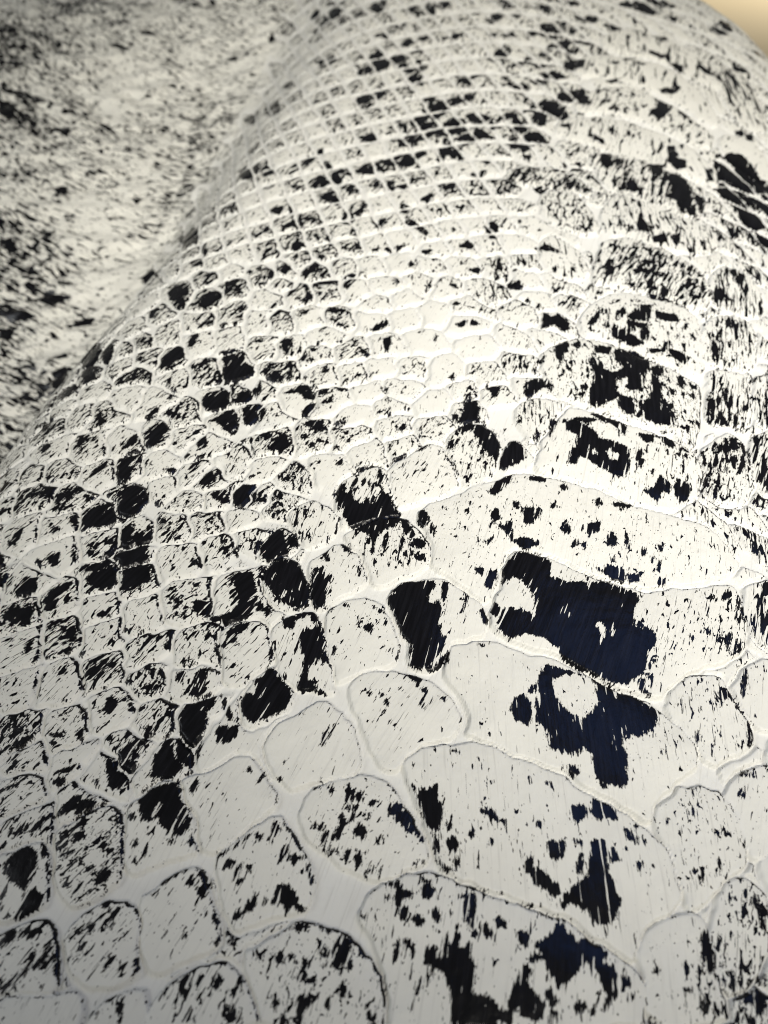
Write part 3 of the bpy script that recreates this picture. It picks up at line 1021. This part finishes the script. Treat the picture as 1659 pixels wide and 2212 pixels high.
SEEDS = """-512 2954 -428 2992 -307 2991 -181 3016 -60 3007 67 3000 200 2994 332 2990 483 2964 -477 2799 -357 2804 -241 2817 -116 2814 13 2840 150 2868 263 2809 416 2795 -504 2628 -419 2621 -307 2633 -176 2624 -49 2607 81 2623 199 2640 330 2566 -456 2453 -374 2452 -260 2393 -121 2414 6 2438 150 2462 363 2440 -394 2300 -224 2282 -120 2277 -6 2318 105 2315 230 2277 -459 2199 -314 2156 -178 2142 -50 2171 68 2185 183 2116 292 2182 -424 2071 -382 1913 -245 1945 -117 1949 38 1999 172 1973 301 2066 383 2259 407 2140 440 2027 -402 1797 -305 1745 -184 1782 -57 1865 -406 1681 -349 1665 569 2637 674 2588 534 2182 516 2330 720 2874 598 2884 796 2944 649 2721 633 2461 563 1936 470 2012 751 2692 -677 3031 -772 3015 -740 2813 -644 2890 -727 2520 -623 2528 -563 2349 -826 2414 -684 2323 -785 2288 -607 2149 -509 2185 -565 2047 -474 2074 -722 2092 -843 2188 -805 1994 -689 1962 -631 1934 -1227 2107 -1126 2151 -1028 2146 -960 2213 -965 2342 -1054 2529 -970 2565 -897 2589 -1024 2711 -961 2768 -1456 3893 -1040 3104 -884 2899 -1409 4108 -976 3165 -866 3147 -1181 2835 -1201 2572 -1117 2536 -1166 2398 -1772 3389 -1228 2330 -1100 2281 -1234 1854 -1960 2874 -1180 1964 -1118 1857 -1046 1944 -969 1814 -898 1956 -867 1840 -826 1696 -766 1847 -738 1725 -645 1789 -583 1757 -526 1679 -499 1831 -451 1682 -636 1671 -1312 1845 -1174 1743 -1038 1709 -1180 1575 -1038 1596 -921 1618 -1015 1475 -896 1514 -776 1532 -1081 1363 -853 1375 -747 1370 -765 1458 -1072 1257 -962 1303 -831 1263 -705 1231 -1031 1139 -922 1174 -800 1173 -658 1108 -998 1021 -884 1035 -769 1058 -644 1035 -954 863 -834 880 -718 946 -598 908 -673 1564 -556 1571 -626 1433 -503 1470 -425 1503 -577 1279 -524 1113 -526 1018 -428 1285 -486 897 -417 866 -643 829 -557 794 -911 804 -799 792 -454 1579 -900 728 -741 705 -715 758 -862 641 -348 369"""
DENSITY = """-26.1,66.6,0.58 -20.6,41.8,0.60 -17.2,55.4,0.46 -15.7,68.3,0.50 -24.8,47.7,0.60 -23.1,40.2,0.65 -11.6,24.5,0.42 -14.7,41.1,0.40 -9.8,25.4,0.46 -8.5,34.8,0.46 -7.1,42.5,0.46 -11.7,21.6,0.50 -11.8,16.9,0.45 -9.5,19.8,0.42 -10.9,13.9,0.40 -8.9,11.4,0.45 -5.3,13.6,0.35 -3.8,20.6,0.35 -6.0,24.7,0.40 -3.3,26.0,0.35 -3.6,18.3,0.40 1.3,25.8,0.12 0.4,30.9,0.26 -0.5,21.7,0.22 1.8,17.1,0.30 -2.7,31.1,0.48 2.0,51.4,0.50 7.9,54.4,0.55 4.0,39.2,0.48 12.0,44.5,0.50 18.0,48.1,0.45 -2.2,48.9,0.50 12.9,37.0,0.45 13.3,29.3,0.36 10.5,25.9,0.32 12.8,20.7,0.38 11.5,16.3,0.42 7.8,17.0,0.30 8.8,21.7,0.30 11.3,18.4,0.60 6.1,27.3,0.30 8.9,9.8,0.25 5.2,6.7,0.10 3.4,10.4,0.10 0.9,9.7,0.12 -2.7,7.8,0.10 -1.4,6.7,0.25 2.8,4.6,0.17 -2.4,4.6,0.20 -7.0,6.2,0.30 6.1,15.6,0.20 8.8,14.8,0.22 5.6,17.1,0.22 -7.5,4.2,0.30 -0.3,2.8,0.20 -5.2,2.9,0.20 -4.5,4.7,0.20 6.3,4.2,0.15 7.5,2.9,0.38 -0.4,12.7,0.25 -3.0,11.9,0.25 8.8,11.9,0.30 10.0,11.2,0.40"""
def parse(t):
    out = []
    for l in t.split('\n'):
        v = np.array(l.split(), float) / 100.0
        if len(v) >= 6: out.append(v.reshape(-1, 2))
    return out
def chaikin(p, n):
    for _ in range(n):
        q = np.roll(p, -1, 0)
        p = np.stack([.75 * p + .25 * q, .25 * p + .75 * q], 1).reshape(-1, 2)
    return p
def poly_sd(p, X, Y):                               # signed distance, positive inside
    best = np.full(X.shape, 1e9); ins = np.zeros(X.shape, bool)
    for (ax, ay), (bx, by) in zip(p, np.roll(p, -1, 0)):
        ex, ey = bx - ax, by - ay; L = ex * ex + ey * ey + 1e-12
        t = np.clip(((X - ax) * ex + (Y - ay) * ey) / L, 0, 1)
        best = np.minimum(best, (X - ax - t * ex) ** 2 + (Y - ay - t * ey) ** 2)
        if ay != by:
            c = (ay > Y) != (by > Y)
            ins ^= c & (X < ex * (Y - ay) / (by - ay) + ax)
    return np.where(ins, 1, -1) * np.sqrt(best)

# ------------------------------------------------------------------ a sheet of points over the hide, finer near by
NC, NR = 800, 960
ys = [-7.0]
k0 = None
yv = np.linspace(0, 1, NR)
# row spacing grows with the square of the distance, as far things need fewer rows
a0, a1 = math.atan2(-7.0, 26), math.atan2(112.0, 26)
ROWS = 26 * np.tan(a0 + (a1 - a0) * (yv * .62 + .38 * yv ** 1.25))
S = np.linspace(-1, 1, NC)
Yg = np.repeat(ROWS[:, None], NC, 1)
Xg = S[None, :] * (13.5 + 0.50 * np.maximum(Yg, -4)) + 0.02 * Yg
Zg = hide_z(Xg, Yg)
DXg = np.gradient(Xg, axis=1); DZg = np.gradient(Zg, axis=1)
Ug = np.cumsum(np.sqrt(DXg ** 2 + DZg ** 2), 1)
Ug -= Ug[:, NC // 2][:, None]
Ug = Ug + (Xg[:, NC // 2])[:, None]
def unroll(x, y):                                   # plan -> (arc length across the hide, y)
    r = np.clip(np.searchsorted(ROWS, y), 0, NR - 1)
    return np.array([np.interp(xx, Xg[i], Ug[i]) for xx, i in zip(np.atleast_1d(x), np.atleast_1d(r))])
SL = sig((Xg - left_edge(Yg)) / 1.5)
on_back = SL > 0.16                                 # the scaly raised part; the rest is the smooth flank

# ---- scales: traced outlines first, then cells round the remaining scale centres
wx = Xg + 0.16 * (vnoise(Xg * 1.3 + 9, Yg * 1.3) - .5) + 0.10 * (vnoise(Xg * 4, Yg * 4 + 7) - .5)
wy = Yg + 0.16 * (vnoise(Xg * 1.3 + 40, Yg * 1.3 + 3) - .5) + 0.10 * (vnoise(Xg * 4 + 11, Yg * 4 + 70) - .5)
outl = [chaikin(p, 1) for p in parse(OUTLINES)]
dpoly = np.full(Xg.shape, -9.0); opoly = np.full(Xg.shape, -1)
def window(p, m):
    r0, r1 = np.searchsorted(ROWS, [p[:, 1].min() - m, p[:, 1].max() + m])
    r0, r1 = max(r0 - 1, 0), min(r1 + 1, NR)
    if r1 <= r0: return None
    cm = ((Xg[r0:r1] > p[:, 0].min() - m) & (Xg[r0:r1] < p[:, 0].max() + m)).any(0)
    c = np.nonzero(cm)[0]
    if len(c) == 0: return None
    return slice(r0, r1), slice(c[0], c[-1] + 1)
for i, p in enumerate(outl):
    w = window(p, 1.5)
    if w is None: continue
    sd = poly_sd(p, wx[w], wy[w]); sd += 0.03 if p[:, 1].mean() < 22 else 0.15
    better = sd > dpoly[w]
    dpoly[w] = np.where(better, sd, dpoly[w]); opoly[w] = np.where(better & (sd > -0.3), i, opoly[w])
seed_xy = (np.array(SEEDS.split(), float) / 100.0).reshape(-1, 2)
def sample(arr, x, y):
    r = np.clip(np.searchsorted(ROWS, y), 0, NR - 1)
    return np.array([np.interp(a, Xg[i], arr[i]) for a, i in zip(x, r)])
lat = []
su = unroll(seed_xy[:, 0], seed_xy[:, 1])
seed_uy = np.stack([su, seed_xy[:, 1]], 1)
ru = 0
def row_rise(u): return .31 * u - .050 * np.maximum(u - 2.5, 0) ** 2 * (u < 14) - (u >= 14) * (6.6 + 1.1 * (u - 14))
def row_count(b): return np.where(b < 20, b, 20 + 1.1 / .045 * np.log(1 + .0409 * np.maximum(b - 20, 0)))   # rows lengthen far off
def row_place(c): return np.where(c < 20, c, 20 + (np.exp(np.maximum(c - 20, 0) * .045 / 1.1) - 1) / .0409)
def grid_of(u, y): return u + .28 * y, row_count(y - row_rise(u))   # coordinates that run along the files and rows of scales
for j in range(-40, 150):                           # rows of ordinary small scales where none was traced
    for i in range(-34, 62):
        a, b = i * 1.22 + 0.12 * (rng.random() - .5), j * 1.10 + 0.14 * (rng.random() - .5)
        b = float(row_place(b)); u, y = a - .28 * b, b
        for _ in range(12): y = b + row_rise(u); u = .5 * u + .5 * (a - .28 * y)
        lat.append((u, y))
lat = np.array(lat)
r = np.clip(np.searchsorted(ROWS, lat[:, 1]), 0, NR - 1)
keep = (lat[:, 1] > -7) & (lat[:, 1] < 111) & (lat[:, 0] > Ug[r, 0]) & (lat[:, 0] < Ug[r, -1])
lat = lat[keep]
# back from arc length to plan
r = np.clip(np.searchsorted(ROWS, lat[:, 1]), 0, NR - 1)
lx = np.array([np.interp(u, Ug[i], Xg[i]) for u, i in zip(lat[:, 0], r)])
dmin = np.array([np.min((seed_uy[:, 0] - a) ** 2 + (seed_uy[:, 1] - b) ** 2) for a, b in lat])
keep = (dmin > 0.95 ** 2) & (sample(dpoly, lx, lat[:, 1]) < -0.17) & (sample(SL, lx, lat[:, 1]) > 0.2)
seed_uy = np.concatenate([seed_uy, lat[keep]])
NP = len(outl)
Wu = Ug + (wx - Xg); Wy = wy
ov = np.zeros(Xg.size, int); dv = np.zeros(Xg.size)
fu, fy = Wu.ravel(), Wy.ravel()
order_y = np.argsort(seed_uy[:, 1]); sy_sorted = seed_uy[order_y, 1]
for r0 in range(0, NR, 4):
    sl_ = slice(r0 * NC, min(r0 + 4, NR) * NC)
    ylo, yhi = ROWS[r0] - 3.2, ROWS[min(r0 + 3, NR - 1)] + 3.2
    c = order_y[np.searchsorted(sy_sorted, ylo):np.searchsorted(sy_sorted, yhi)]
    if len(c) < 3: c = order_y[:3] if r0 < NR / 2 else order_y[-3:]
    q = seed_uy[c]
    ga, gb = grid_of(fu[sl_], fy[sl_]); qa, qb = grid_of(q[:, 0], q[:, 1])
    da, db = (ga[:, None] - qa[None]) ** 2, ((gb[:, None] - qb[None]) * 1.08) ** 2
    D = np.cbrt(np.sqrt(da * da * da + db * db * db))         # squarish cells
    n2 = np.argpartition(D, 1, axis=1)[:, :2]
    dd = np.take_along_axis(D, n2, 1)
    sw = dd[:, 0] > dd[:, 1]
    n2[sw] = n2[sw][:, ::-1]; dd = np.sort(dd, 1)
    ov[sl_] = c[n2[:, 0]]; dv[sl_] = (dd[:, 1] - dd[:, 0]) / 2
    far = dd[:, 0] > 1.7
    dv[sl_][far] = 0
ov = ov.reshape(Xg.shape) + NP; dv = dv.reshape(Xg.shape)
inp = dpoly > 0
own = np.where(inp, opoly, ov)
dist = np.where(inp, dpoly, np.minimum(dv - np.interp(Yg, [20, 40], [.035, .080]), -dpoly - 0.04))
dist[~on_back] = -1
own[~on_back] = -1
nk = NP + len(seed_uy)
maxd = np.zeros(nk)
np.maximum.at(maxd, own[own >= 0], dist[own >= 0])
real = maxd > 0.12
dist = np.where((own >= 0) & real[np.maximum(own, 0)], dist, np.minimum(dist, -0.02))
R = np.where(own >= 0, maxd[np.maximum(own, 0)], 0.5)

# ---- relief
k = np.clip(dist, 0, None)
lip = 0.040 + 0.045 * np.clip(R, 0, 1.5)
rel = lip * sstep(0.0, 0.060, dist) + 0.075 * R * (1 - np.exp(-k / (0.45 * R + .02)))
rel -= 0.040 * np.exp(-((dist + 0.02) / 0.032) ** 2) * on_back      # the crease at the foot of each scale
rel += 0.03 * (vnoise(Xg * 1.1, Yg * 1.1) - .5) + 0.008 * (vnoise(Xg * 6, Yg * 6) - .5)
flank_w = 1 - sstep(0.10, 0.3, SL)
wr = vnoise(Xg * .45 + Yg * .5, Yg * 1.2 - Xg * .25) + .5 * vnoise(Xg * 1.1 + Yg * .8 + 30, Yg * 2.6 - Xg * .5)
rel = rel * (1 - flank_w) + flank_w * 0.38 * wr
fN = np.stack([-np.gradient(Zg, axis=1) / DXg, -(np.gradient(Zg, axis=0) - np.gradient(Zg, axis=1) / DXg * np.gradient(Xg, axis=0)) / np.gradient(Yg, axis=0), np.ones_like(Zg)], -1)
fN /= np.linalg.norm(fN, axis=-1, keepdims=True)
Pt = np.stack([Xg, Yg, Zg], -1) + fN * rel[..., None]

# ---- where the white paint is missing
bare = np.full(Xg.shape, -0.5)
for p in parse(BARE):
    w = window(p, 0.5)
    if w is None: continue
    bare[w] = np.maximum(bare[w], poly_sd(p, Xg[w], Yg[w]))
bare = np.minimum(bare, 0.5)
for p in parse(PAINTED):
    w = window(p, 0.5)
    if w is None: continue
    bare[w] = np.minimum(bare[w], -poly_sd(p, Xg[w], Yg[w]))
cells = own >= NP
bare = np.minimum(bare + np.interp(Yg, [24, 40], [0.0, .15]) * np.where(cells, 1, 0), .5)
bare = np.where(cells, np.minimum(bare, dist * 4.0 + 0.03), bare)
dpt = np.array([tuple(map(float, a.split(','))) for a in DENSITY.split()])
num = np.zeros(Xg.shape); den = np.zeros(Xg.shape)
for a, b, v in dpt:
    s = 1.5 + 0.0016 * b * b * 1.4
    w = 1.0 / ((Xg - a) ** 2 / (s * 1.2) + (Yg - b) ** 2 / (s * s * .8) + 0.4) ** 1.6
    num += w * v; den += w
dens = num / den * np.interp(Yg, [28, 40], [1.0, .80])
jit = rng.random(nk)
dens = dens * np.where(own >= 0, 0.62 + 0.76 * jit[np.maximum(own, 0)], 1.0)
rr = np.clip(dist / (R + 1e-6), 0, 1)
dens = np.where(dist > 0, dens * (0.70 + 0.30 * sstep(0.02, 0.35, rr)), np.where(own >= 0, dens * 0.12, dens * 0.8))
# the brush skipped the foot of the wall on the far and right side of many scales
gy = np.gradient(dist, axis=0) / np.gradient(Yg, axis=0); gx = np.gradient(dist, axis=1) / DXg
side = np.clip((-gy * .8 - gx * .7), 0, 1)
wall = sstep(0.0, 0.03, dist) * (1 - sstep(0.045, 0.10, dist)) * side * (own >= 0)
dens = dens + wall * (0.14 + 0.5 * sstep(.04, .25, dens)) * (0.4 + 1.2 * vnoise(Xg * 1.4 + 5, Yg * 1.4 + 90))
fm = vnoise(Ug * .16 + Yg * .07 + 3, Yg * .13 - Ug * .05) * .6 + vnoise(Ug * .5 + Yg * .3 + 3, Yg * .4 - Ug * .1 + 50) * .4
dens = np.where(own < 0, dens * (0.64 + 1.15 * fm), dens)

# ---- brush direction of every scale
cx = np.zeros(nk); cy = np.zeros(nk); cn = np.zeros(nk)
m = own >= 0
np.add.at(cx, own[m], Ug[m]); np.add.at(cy, own[m], Yg[m]); np.add.at(cn, own[m], 1)
cn = np.maximum(cn, 1); cx /= cn; cy /= cn
theta = np.radians(np.interp(cx, [-18, -12, -4, 4, 12, 22], [46, 40, 26, 17, 16, 18])) + rng.normal(0, .13, nk)
stretch = np.interp(cx, [-5, 8, 13, 20], [1.0, 0.85, .5, .32])
stretch = stretch * rng.uniform(.72, 1.35, nk)
off = rng.random((nk, 2)) * 60

FY, FS = (10, 25, 40, 60), (1.0, .95, .62, .50)       # coarser brush marks towards the far end
def flow_of(kk, U, Y):
    if kk < 0:
        t, st, o, c = math.radians(20), 1.0, (3.0, 5.0), (0, 20)
    else:
        t, st, o, c = theta[kk], stretch[kk], off[kk], (cx[kk], cy[kk])
    du, dy = U - c[0], Y - c[1]
    al, ac = du * math.sin(t) + dy * math.cos(t), du * math.cos(t) - dy * math.sin(t)
    f = np.interp(c[1], FY, FS)
    return np.stack([al * st * f + o[0], ac * f + o[1], np.zeros_like(al)], -1)
def flow_flank(U, Y):                               # strokes bend round a point beyond the picture
    dx, dy = U + 15.0, Y - 135.0
    r_ = np.hypot(dx, dy); a_ = np.arctan2(dx, -dy) * 80
    return np.stack([(.82 * a_ + .55 * r_) * .50, (.80 * r_ - .50 * a_) * .62 + .25 * np.sin(a_ * .2), np.zeros_like(r_)], -1)

# ------------------------------------------------------------------ materials
def nodes_of(m):
    m.use_nodes = True; nt = m.node_tree; nt.nodes.clear(); return nt
def hide_material():
    m = bpy.data.materials.new("painted_hide"); nt = nodes_of(m)
    N, L = nt.nodes, nt.links
    def nd(t, **kw):
        n = N.new(t)
        for a, v in kw.items(): setattr(n, a, v)
        return n
    def sock(s, v):
        if hasattr(v, 'is_linked'): L.new(v, s)
        else: s.default_value = v
    def mth(op, a, b=0.0, c=0.0, clamp=False):
        n = nd('ShaderNodeMath', operation=op, use_clamp=clamp)
        sock(n.inputs[0], a); sock(n.inputs[1], b); sock(n.inputs[2], c); return n.outputs[0]
    def sm(v, lo, hi):
        n = nd('ShaderNodeMapRange', interpolation_type='SMOOTHSTEP')
        sock(n.inputs[0], v); n.inputs[1].default_value = lo; n.inputs[2].default_value = hi
        return n.outputs[0]
    def attr(a): return nd('ShaderNodeAttribute', attribute_name=a)
    def noise(vec, sc, detail=2.0, rough=.5, dist=0.0, off=(0, 0, 0)):
        mp = nd('ShaderNodeMapping'); L.new(vec, mp.inputs[0])
        mp.inputs['Scale'].default_value = (sc[0], sc[1], 1); mp.inputs['Location'].default_value = off
        n = nd('ShaderNodeTexNoise', noise_dimensions='2D'); L.new(mp.outputs[0], n.inputs['Vector'])
        n.inputs['Scale'].default_value = 1.0; n.inputs['Detail'].default_value = detail
        n.inputs['Roughness'].default_value = rough; n.inputs['Distortion'].default_value = dist
        return n.outputs[0]
    fl = attr('flow').outputs['Vector']; ba = attr('bare').outputs['Fac']; de = attr('dens').outputs['Fac']
    ed = attr('edge').outputs['Fac']
    fray = noise(fl, (2.2, 14.0), 3.0, .6, 0.3)
    fine = noise(fl, (16, 30), 2.0, .5, 0.0, (4, 8, 0))
    streak = noise(fl, (.9, 9.0), 2.0, .5, 0.2, (17, 3, 0))
    v1 = mth('ADD', ba, mth('MULTIPLY', mth('SUBTRACT', fray, .40), 0.26))
    v1 = mth('ADD', v1, mth('MULTIPLY', mth('SUBTRACT', fine, .5), 0.07))
    v1 = mth('SUBTRACT', v1, mth('MULTIPLY', sm(streak, .655, .73), 0.35))
    patch = sm(v1, -0.012, 0.014)
    clump = noise(fl, (.9, 1.6), 1.0, .5, 0.0, (31, 9, 0))
    d2 = mth('MULTIPLY', de, mth('ADD', 0.45, mth('MULTIPLY', clump, 1.1)))
    sp = noise(fl, (3.0, 7.5), 2.5, .55, 0.35, (7, 21, 0))
    sp2 = noise(fl, (7.5, 17), 1.5, .5, 0.2, (47, 2, 0))
    s1 = mth('SUBTRACT', sp, mth('SUBTRACT', .80, mth('MULTIPLY', d2, .58)))
    s2 = mth('SUBTRACT', sp2, mth('SUBTRACT', .84, mth('MULTIPLY', d2, .42)))
    sp3 = noise(fl, (1.6, 26), 2.0, .5, .3, (61, 12, 0))
    s3 = mth('SUBTRACT', sp3, mth('SUBTRACT', .80, mth('MULTIPLY', d2, .36)))
    near = mth('MULTIPLY', sm(ba, -0.30, 0.0), 0.05)
    speck = mth('MAXIMUM', sm(mth('ADD', s1, near), 0.0, 0.022), sm(mth('ADD', s2, near), 0.0, 0.022))
    speck = mth('MAXIMUM', speck, sm(s3, 0.0, 0.03))
    black = mth('MAXIMUM', patch, mth('MULTIPLY', speck, sm(ed, -0.02, 0.03)))
    # white paint: warmer on the worn scale tops, faint grey drag marks of the brush
    drag = noise(fl, (.5, 16.0), 3.0, .65, 0.0, (2, 40, 0))
    blotch = noise(fl, (.7, .7), 2.0, .5, 0.0, (90, 4, 0))
    def mix(f, a, b):
        n = nd('ShaderNodeMix', data_type='RGBA'); sock(n.inputs[0], f)
        for s, c in ((n.inputs[6], a), (n.inputs[7], b)):
            if hasattr(c, 'is_linked'): L.new(c, s)
            else: s.default_value = (*c, 1)
        return n.outputs[2]
    wcol = mix(sm(ed, 0.0, 0.18), (.75, .745, .70), (.76, .75, .685))
    wcol = mix(mth('MULTIPLY', sm(drag, .54, .80), .55), wcol, (.52, .51, .47))
    wcol = mix(mth('MULTIPLY', sm(blotch, .35, .75), .22), wcol, (.65, .635, .575))
    bcol = mix(sm(streak, .3, .75), (.003, .003, .004), (.007, .007, .009))
    col = mix(black, wcol, bcol)
    b = nd('ShaderNodeBsdfPrincipled'); L.new(col, b.inputs['Base Color'])
    rg = nd('ShaderNodeMapRange'); L.new(black, rg.inputs[0]); rg.inputs[3].default_value = .52; rg.inputs[4].default_value = .27
    L.new(rg.outputs[0], b.inputs['Roughness'])
    sl_ = nd('ShaderNodeMapRange'); L.new(black, sl_.inputs[0]); sl_.inputs[3].default_value = .40; sl_.inputs[4].default_value = .24
    L.new(sl_.outputs[0], b.inputs['Specular IOR Level'])
    hgt = mth('ADD', mth('MULTIPLY', black, -.9), mth('ADD', mth('MULTIPLY', drag, .55), mth('ADD', mth('MULTIPLY', sp2, .25), mth('MULTIPLY', noise(fl, (5, 6), 4.0, .6, .6, (70, 33, 0)), .9))))
    bp = nd('ShaderNodeBump'); bp.inputs['Strength'].default_value = .30; bp.inputs['Distance'].default_value = .00035
    L.new(hgt, bp.inputs['Height']); L.new(bp.outputs[0], b.inputs['Normal'])
    o = nd('ShaderNodeOutputMaterial'); L.new(b.outputs[0], o.inputs[0])
    return m
def table_material():
    m = bpy.data.materials.new("tan_tabletop"); nt = nodes_of(m); N, L = nt.nodes, nt.links
    tc = N.new('ShaderNodeTexCoord'); n = N.new('ShaderNodeTexNoise'); n.inputs['Scale'].default_value = 9; n.inputs['Detail'].default_value = 5
    L.new(tc.outputs['Object'], n.inputs['Vector'])
    mx = N.new('ShaderNodeMix'); mx.data_type = 'RGBA'; L.new(n.outputs[0], mx.inputs[0])
    mx.inputs[6].default_value = (.80, .66, .42, 1); mx.inputs[7].default_value = (.84, .70, .47, 1)
    b = N.new('ShaderNodeBsdfPrincipled'); b.inputs['Roughness'].default_value = .6; L.new(mx.outputs[2], b.inputs['Base Color'])
    o = N.new('ShaderNodeOutputMaterial'); L.new(b.outputs[0], o.inputs[0])
    return m
HIDE, TABLE = hide_material(), table_material()

# ------------------------------------------------------------------ the hide, cut into its scales and the skin between
xr_g = right_edge(Yg)
sheet = Xg < xr_g + 5.0                             # the hide's edge lies on the table here
Q = np.arange(NR * NC).reshape(NR, NC)
quad = np.stack([Q[:-1, :-1], Q[:-1, 1:], Q[1:, 1:], Q[1:, :-1]], -1)
ok = sheet[:-1, :-1] & sheet[:-1, 1:] & sheet[1:, 1:] & sheet[1:, :-1]
inside = dist > 0.0
o4 = np.stack([own[:-1, :-1], own[:-1, 1:], own[1:, 1:], own[1:, :-1]], -1)
i4 = inside[:-1, :-1] & inside[:-1, 1:] & inside[1:, 1:] & inside[1:, :-1]
same = (o4 == o4[..., :1]).all(-1) & i4 & (o4[..., 0] >= 0)
fo = np.where(same, o4[..., 0], -1)                 # -1 skin between the scales
fl4 = ~on_back[:-1, :-1] & ~on_back[1:, 1:]
fo = np.where((fo < 0) & fl4, -2, fo)               # -2 flank
fo = np.where(ok, fo, -9)
dU = np.gradient(Pt, axis=1); dV = np.gradient(Pt, axis=0)
VN = np.cross(dU, dV); VN /= np.linalg.norm(VN, axis=-1, keepdims=True)
VN = VN.reshape(-1, 3); PV = (Pt * CM).reshape(-1, 3)
Uf, Yf, Bf, Df, Ef = Ug.ravel(), Yg.ravel(), bare.ravel(), dens.ravel(), np.where(own < 0, 1.0, dist).ravel()

hide = bpy.data.objects.new("reptile_hide", None); scene.collection.objects.link(hide)
tag(hide, "black reptile hide under brushed white paint, raised in a scaly ridge that fills the picture", "reptile hide")
hide.empty_display_size = 0.05
def piece(name, faces, flow):
    idx, inv = np.unique(faces, return_inverse=True)
    inv = inv.reshape(-1, 4)
    me = bpy.data.meshes.new(name)
    nv, nf = len(idx), len(inv)
    me.vertices.add(nv); me.vertices.foreach_set('co', PV[idx].astype('f4').ravel())
    me.loops.add(nf * 4); me.loops.foreach_set('vertex_index', inv.astype('i4').ravel())
    me.polygons.add(nf); me.polygons.foreach_set('loop_start', np.arange(0, nf * 4, 4, dtype='i4'))
    me.update(calc_edges=True)
    me.polygons.foreach_set('use_smooth', np.ones(nf, bool))
    for a, v in (('bare', Bf), ('dens', Df), ('edge', Ef)):
        at = me.attributes.new(a, 'FLOAT', 'POINT'); at.data.foreach_set('value', v[idx].astype('f4'))
    at = me.attributes.new('flow', 'FLOAT_VECTOR', 'POINT'); at.data.foreach_set('vector', flow(idx).astype('f4').ravel())
    me.normals_split_custom_set_from_vertices(VN[idx].astype('f4'))
    me.materials.append(HIDE)
    o = bpy.data.objects.new(name, me); scene.collection.objects.link(o); o.parent = hide
    return o

flat = fo.ravel(); qf = quad.reshape(-1, 4)
# how large each scale shows from where the photograph was taken
c_, s_ = math.cos(PITCH), math.sin(PITCH)
dep = Pt[..., 1] * c_ - (Pt[..., 2] - CAM_Z) * s_; upv = Pt[..., 1] * s_ + (Pt[..., 2] - CAM_Z) * c_
sxp, syp = Pt[..., 0] / dep * 1700, upv / dep * 1700
inview = (np.abs(sxp) < 830) & (np.abs(syp) < 1106)
facing = np.maximum((VN.reshape(Pt.shape) * (np.array([0, 0, CAM_Z]) - Pt)).sum(-1) / np.linalg.norm(Pt - [0, 0, CAM_Z], axis=-1), 0)
area = facing * np.abs(DXg * np.gradient(Yg, axis=0)) / np.maximum(fN[..., 2], .2) / dep ** 2 * inview
show = np.zeros(nk); mm = (own >= 0) & inside
np.add.at(show, own[mm], area[mm])
order = np.argsort(-show)
singles = [q for q in order[:300] if show[q] > 0]
is_single = np.zeros(nk, bool); is_single[singles] = True
srt = np.argsort(flat, kind='stable'); fs = flat[srt]
def faces_of(v):
    a, b = np.searchsorted(fs, [v, v + 1]); return qf[srt[a:b]]
for q in singles:
    f = faces_of(q)
    if len(f) < 4: continue
    piece("scale", f, lambda idx, q=q: flow_of(q, Uf[idx], Yf[idx]))
rest = qf[(flat >= 0) & ~is_single[np.maximum(flat, 0)]]
ownf = own.ravel()
def flow_rest(idx):
    o = np.maximum(ownf[idx], 0); t, st = theta[o], stretch[o]
    du, dy = Uf[idx] - cx[o], Yf[idx] - cy[o]
    f = np.interp(cy[o], FY, FS)
    return np.stack([(du * np.sin(t) + dy * np.cos(t)) * st * f + off[o, 0], (du * np.cos(t) - dy * np.sin(t)) * f + off[o, 1], np.zeros(len(idx))], -1)
tag(piece("small_scales", rest, flow_rest), kind='stuff')
piece("skin", faces_of(-1), lambda idx: flow_of(-1, Uf[idx], Yf[idx]))
piece("flank_skin", faces_of(-2), lambda idx: flow_flank(Uf[idx], Yf[idx]))

# ------------------------------------------------------------------ the table beyond the hide
def rounded_slab(name, x0, x1, y0, y1, z1, th, mat):
    import bmesh
    bm = bmesh.new(); bmesh.ops.create_cube(bm, size=1)
    for v in bm.verts:
        v.co = (((x0 + x1) / 2 + v.co.x * (x1 - x0)) * CM, ((y0 + y1) / 2 + v.co.y * (y1 - y0)) * CM, (z1 - th / 2 + v.co.z * th) * CM)
    bmesh.ops.bevel(bm, geom=list(bm.edges), offset=.4 * CM, segments=2, affect='EDGES')
    me = bpy.data.meshes.new(name); bm.to_mesh(me); bm.free(); me.materials.append(mat)
    o = bpy.data.objects.new(name, me); scene.collection.objects.link(o); return o
t = rounded_slab("tabletop", -120, 160, -60, 260, TABLE_Z - .05, 3.0, TABLE)
tag(t, "plain tan tabletop showing past the far right edge of the hide", "tabletop")
print("scales", len(singles), "seeds", len(seed_uy), "polys", NP)
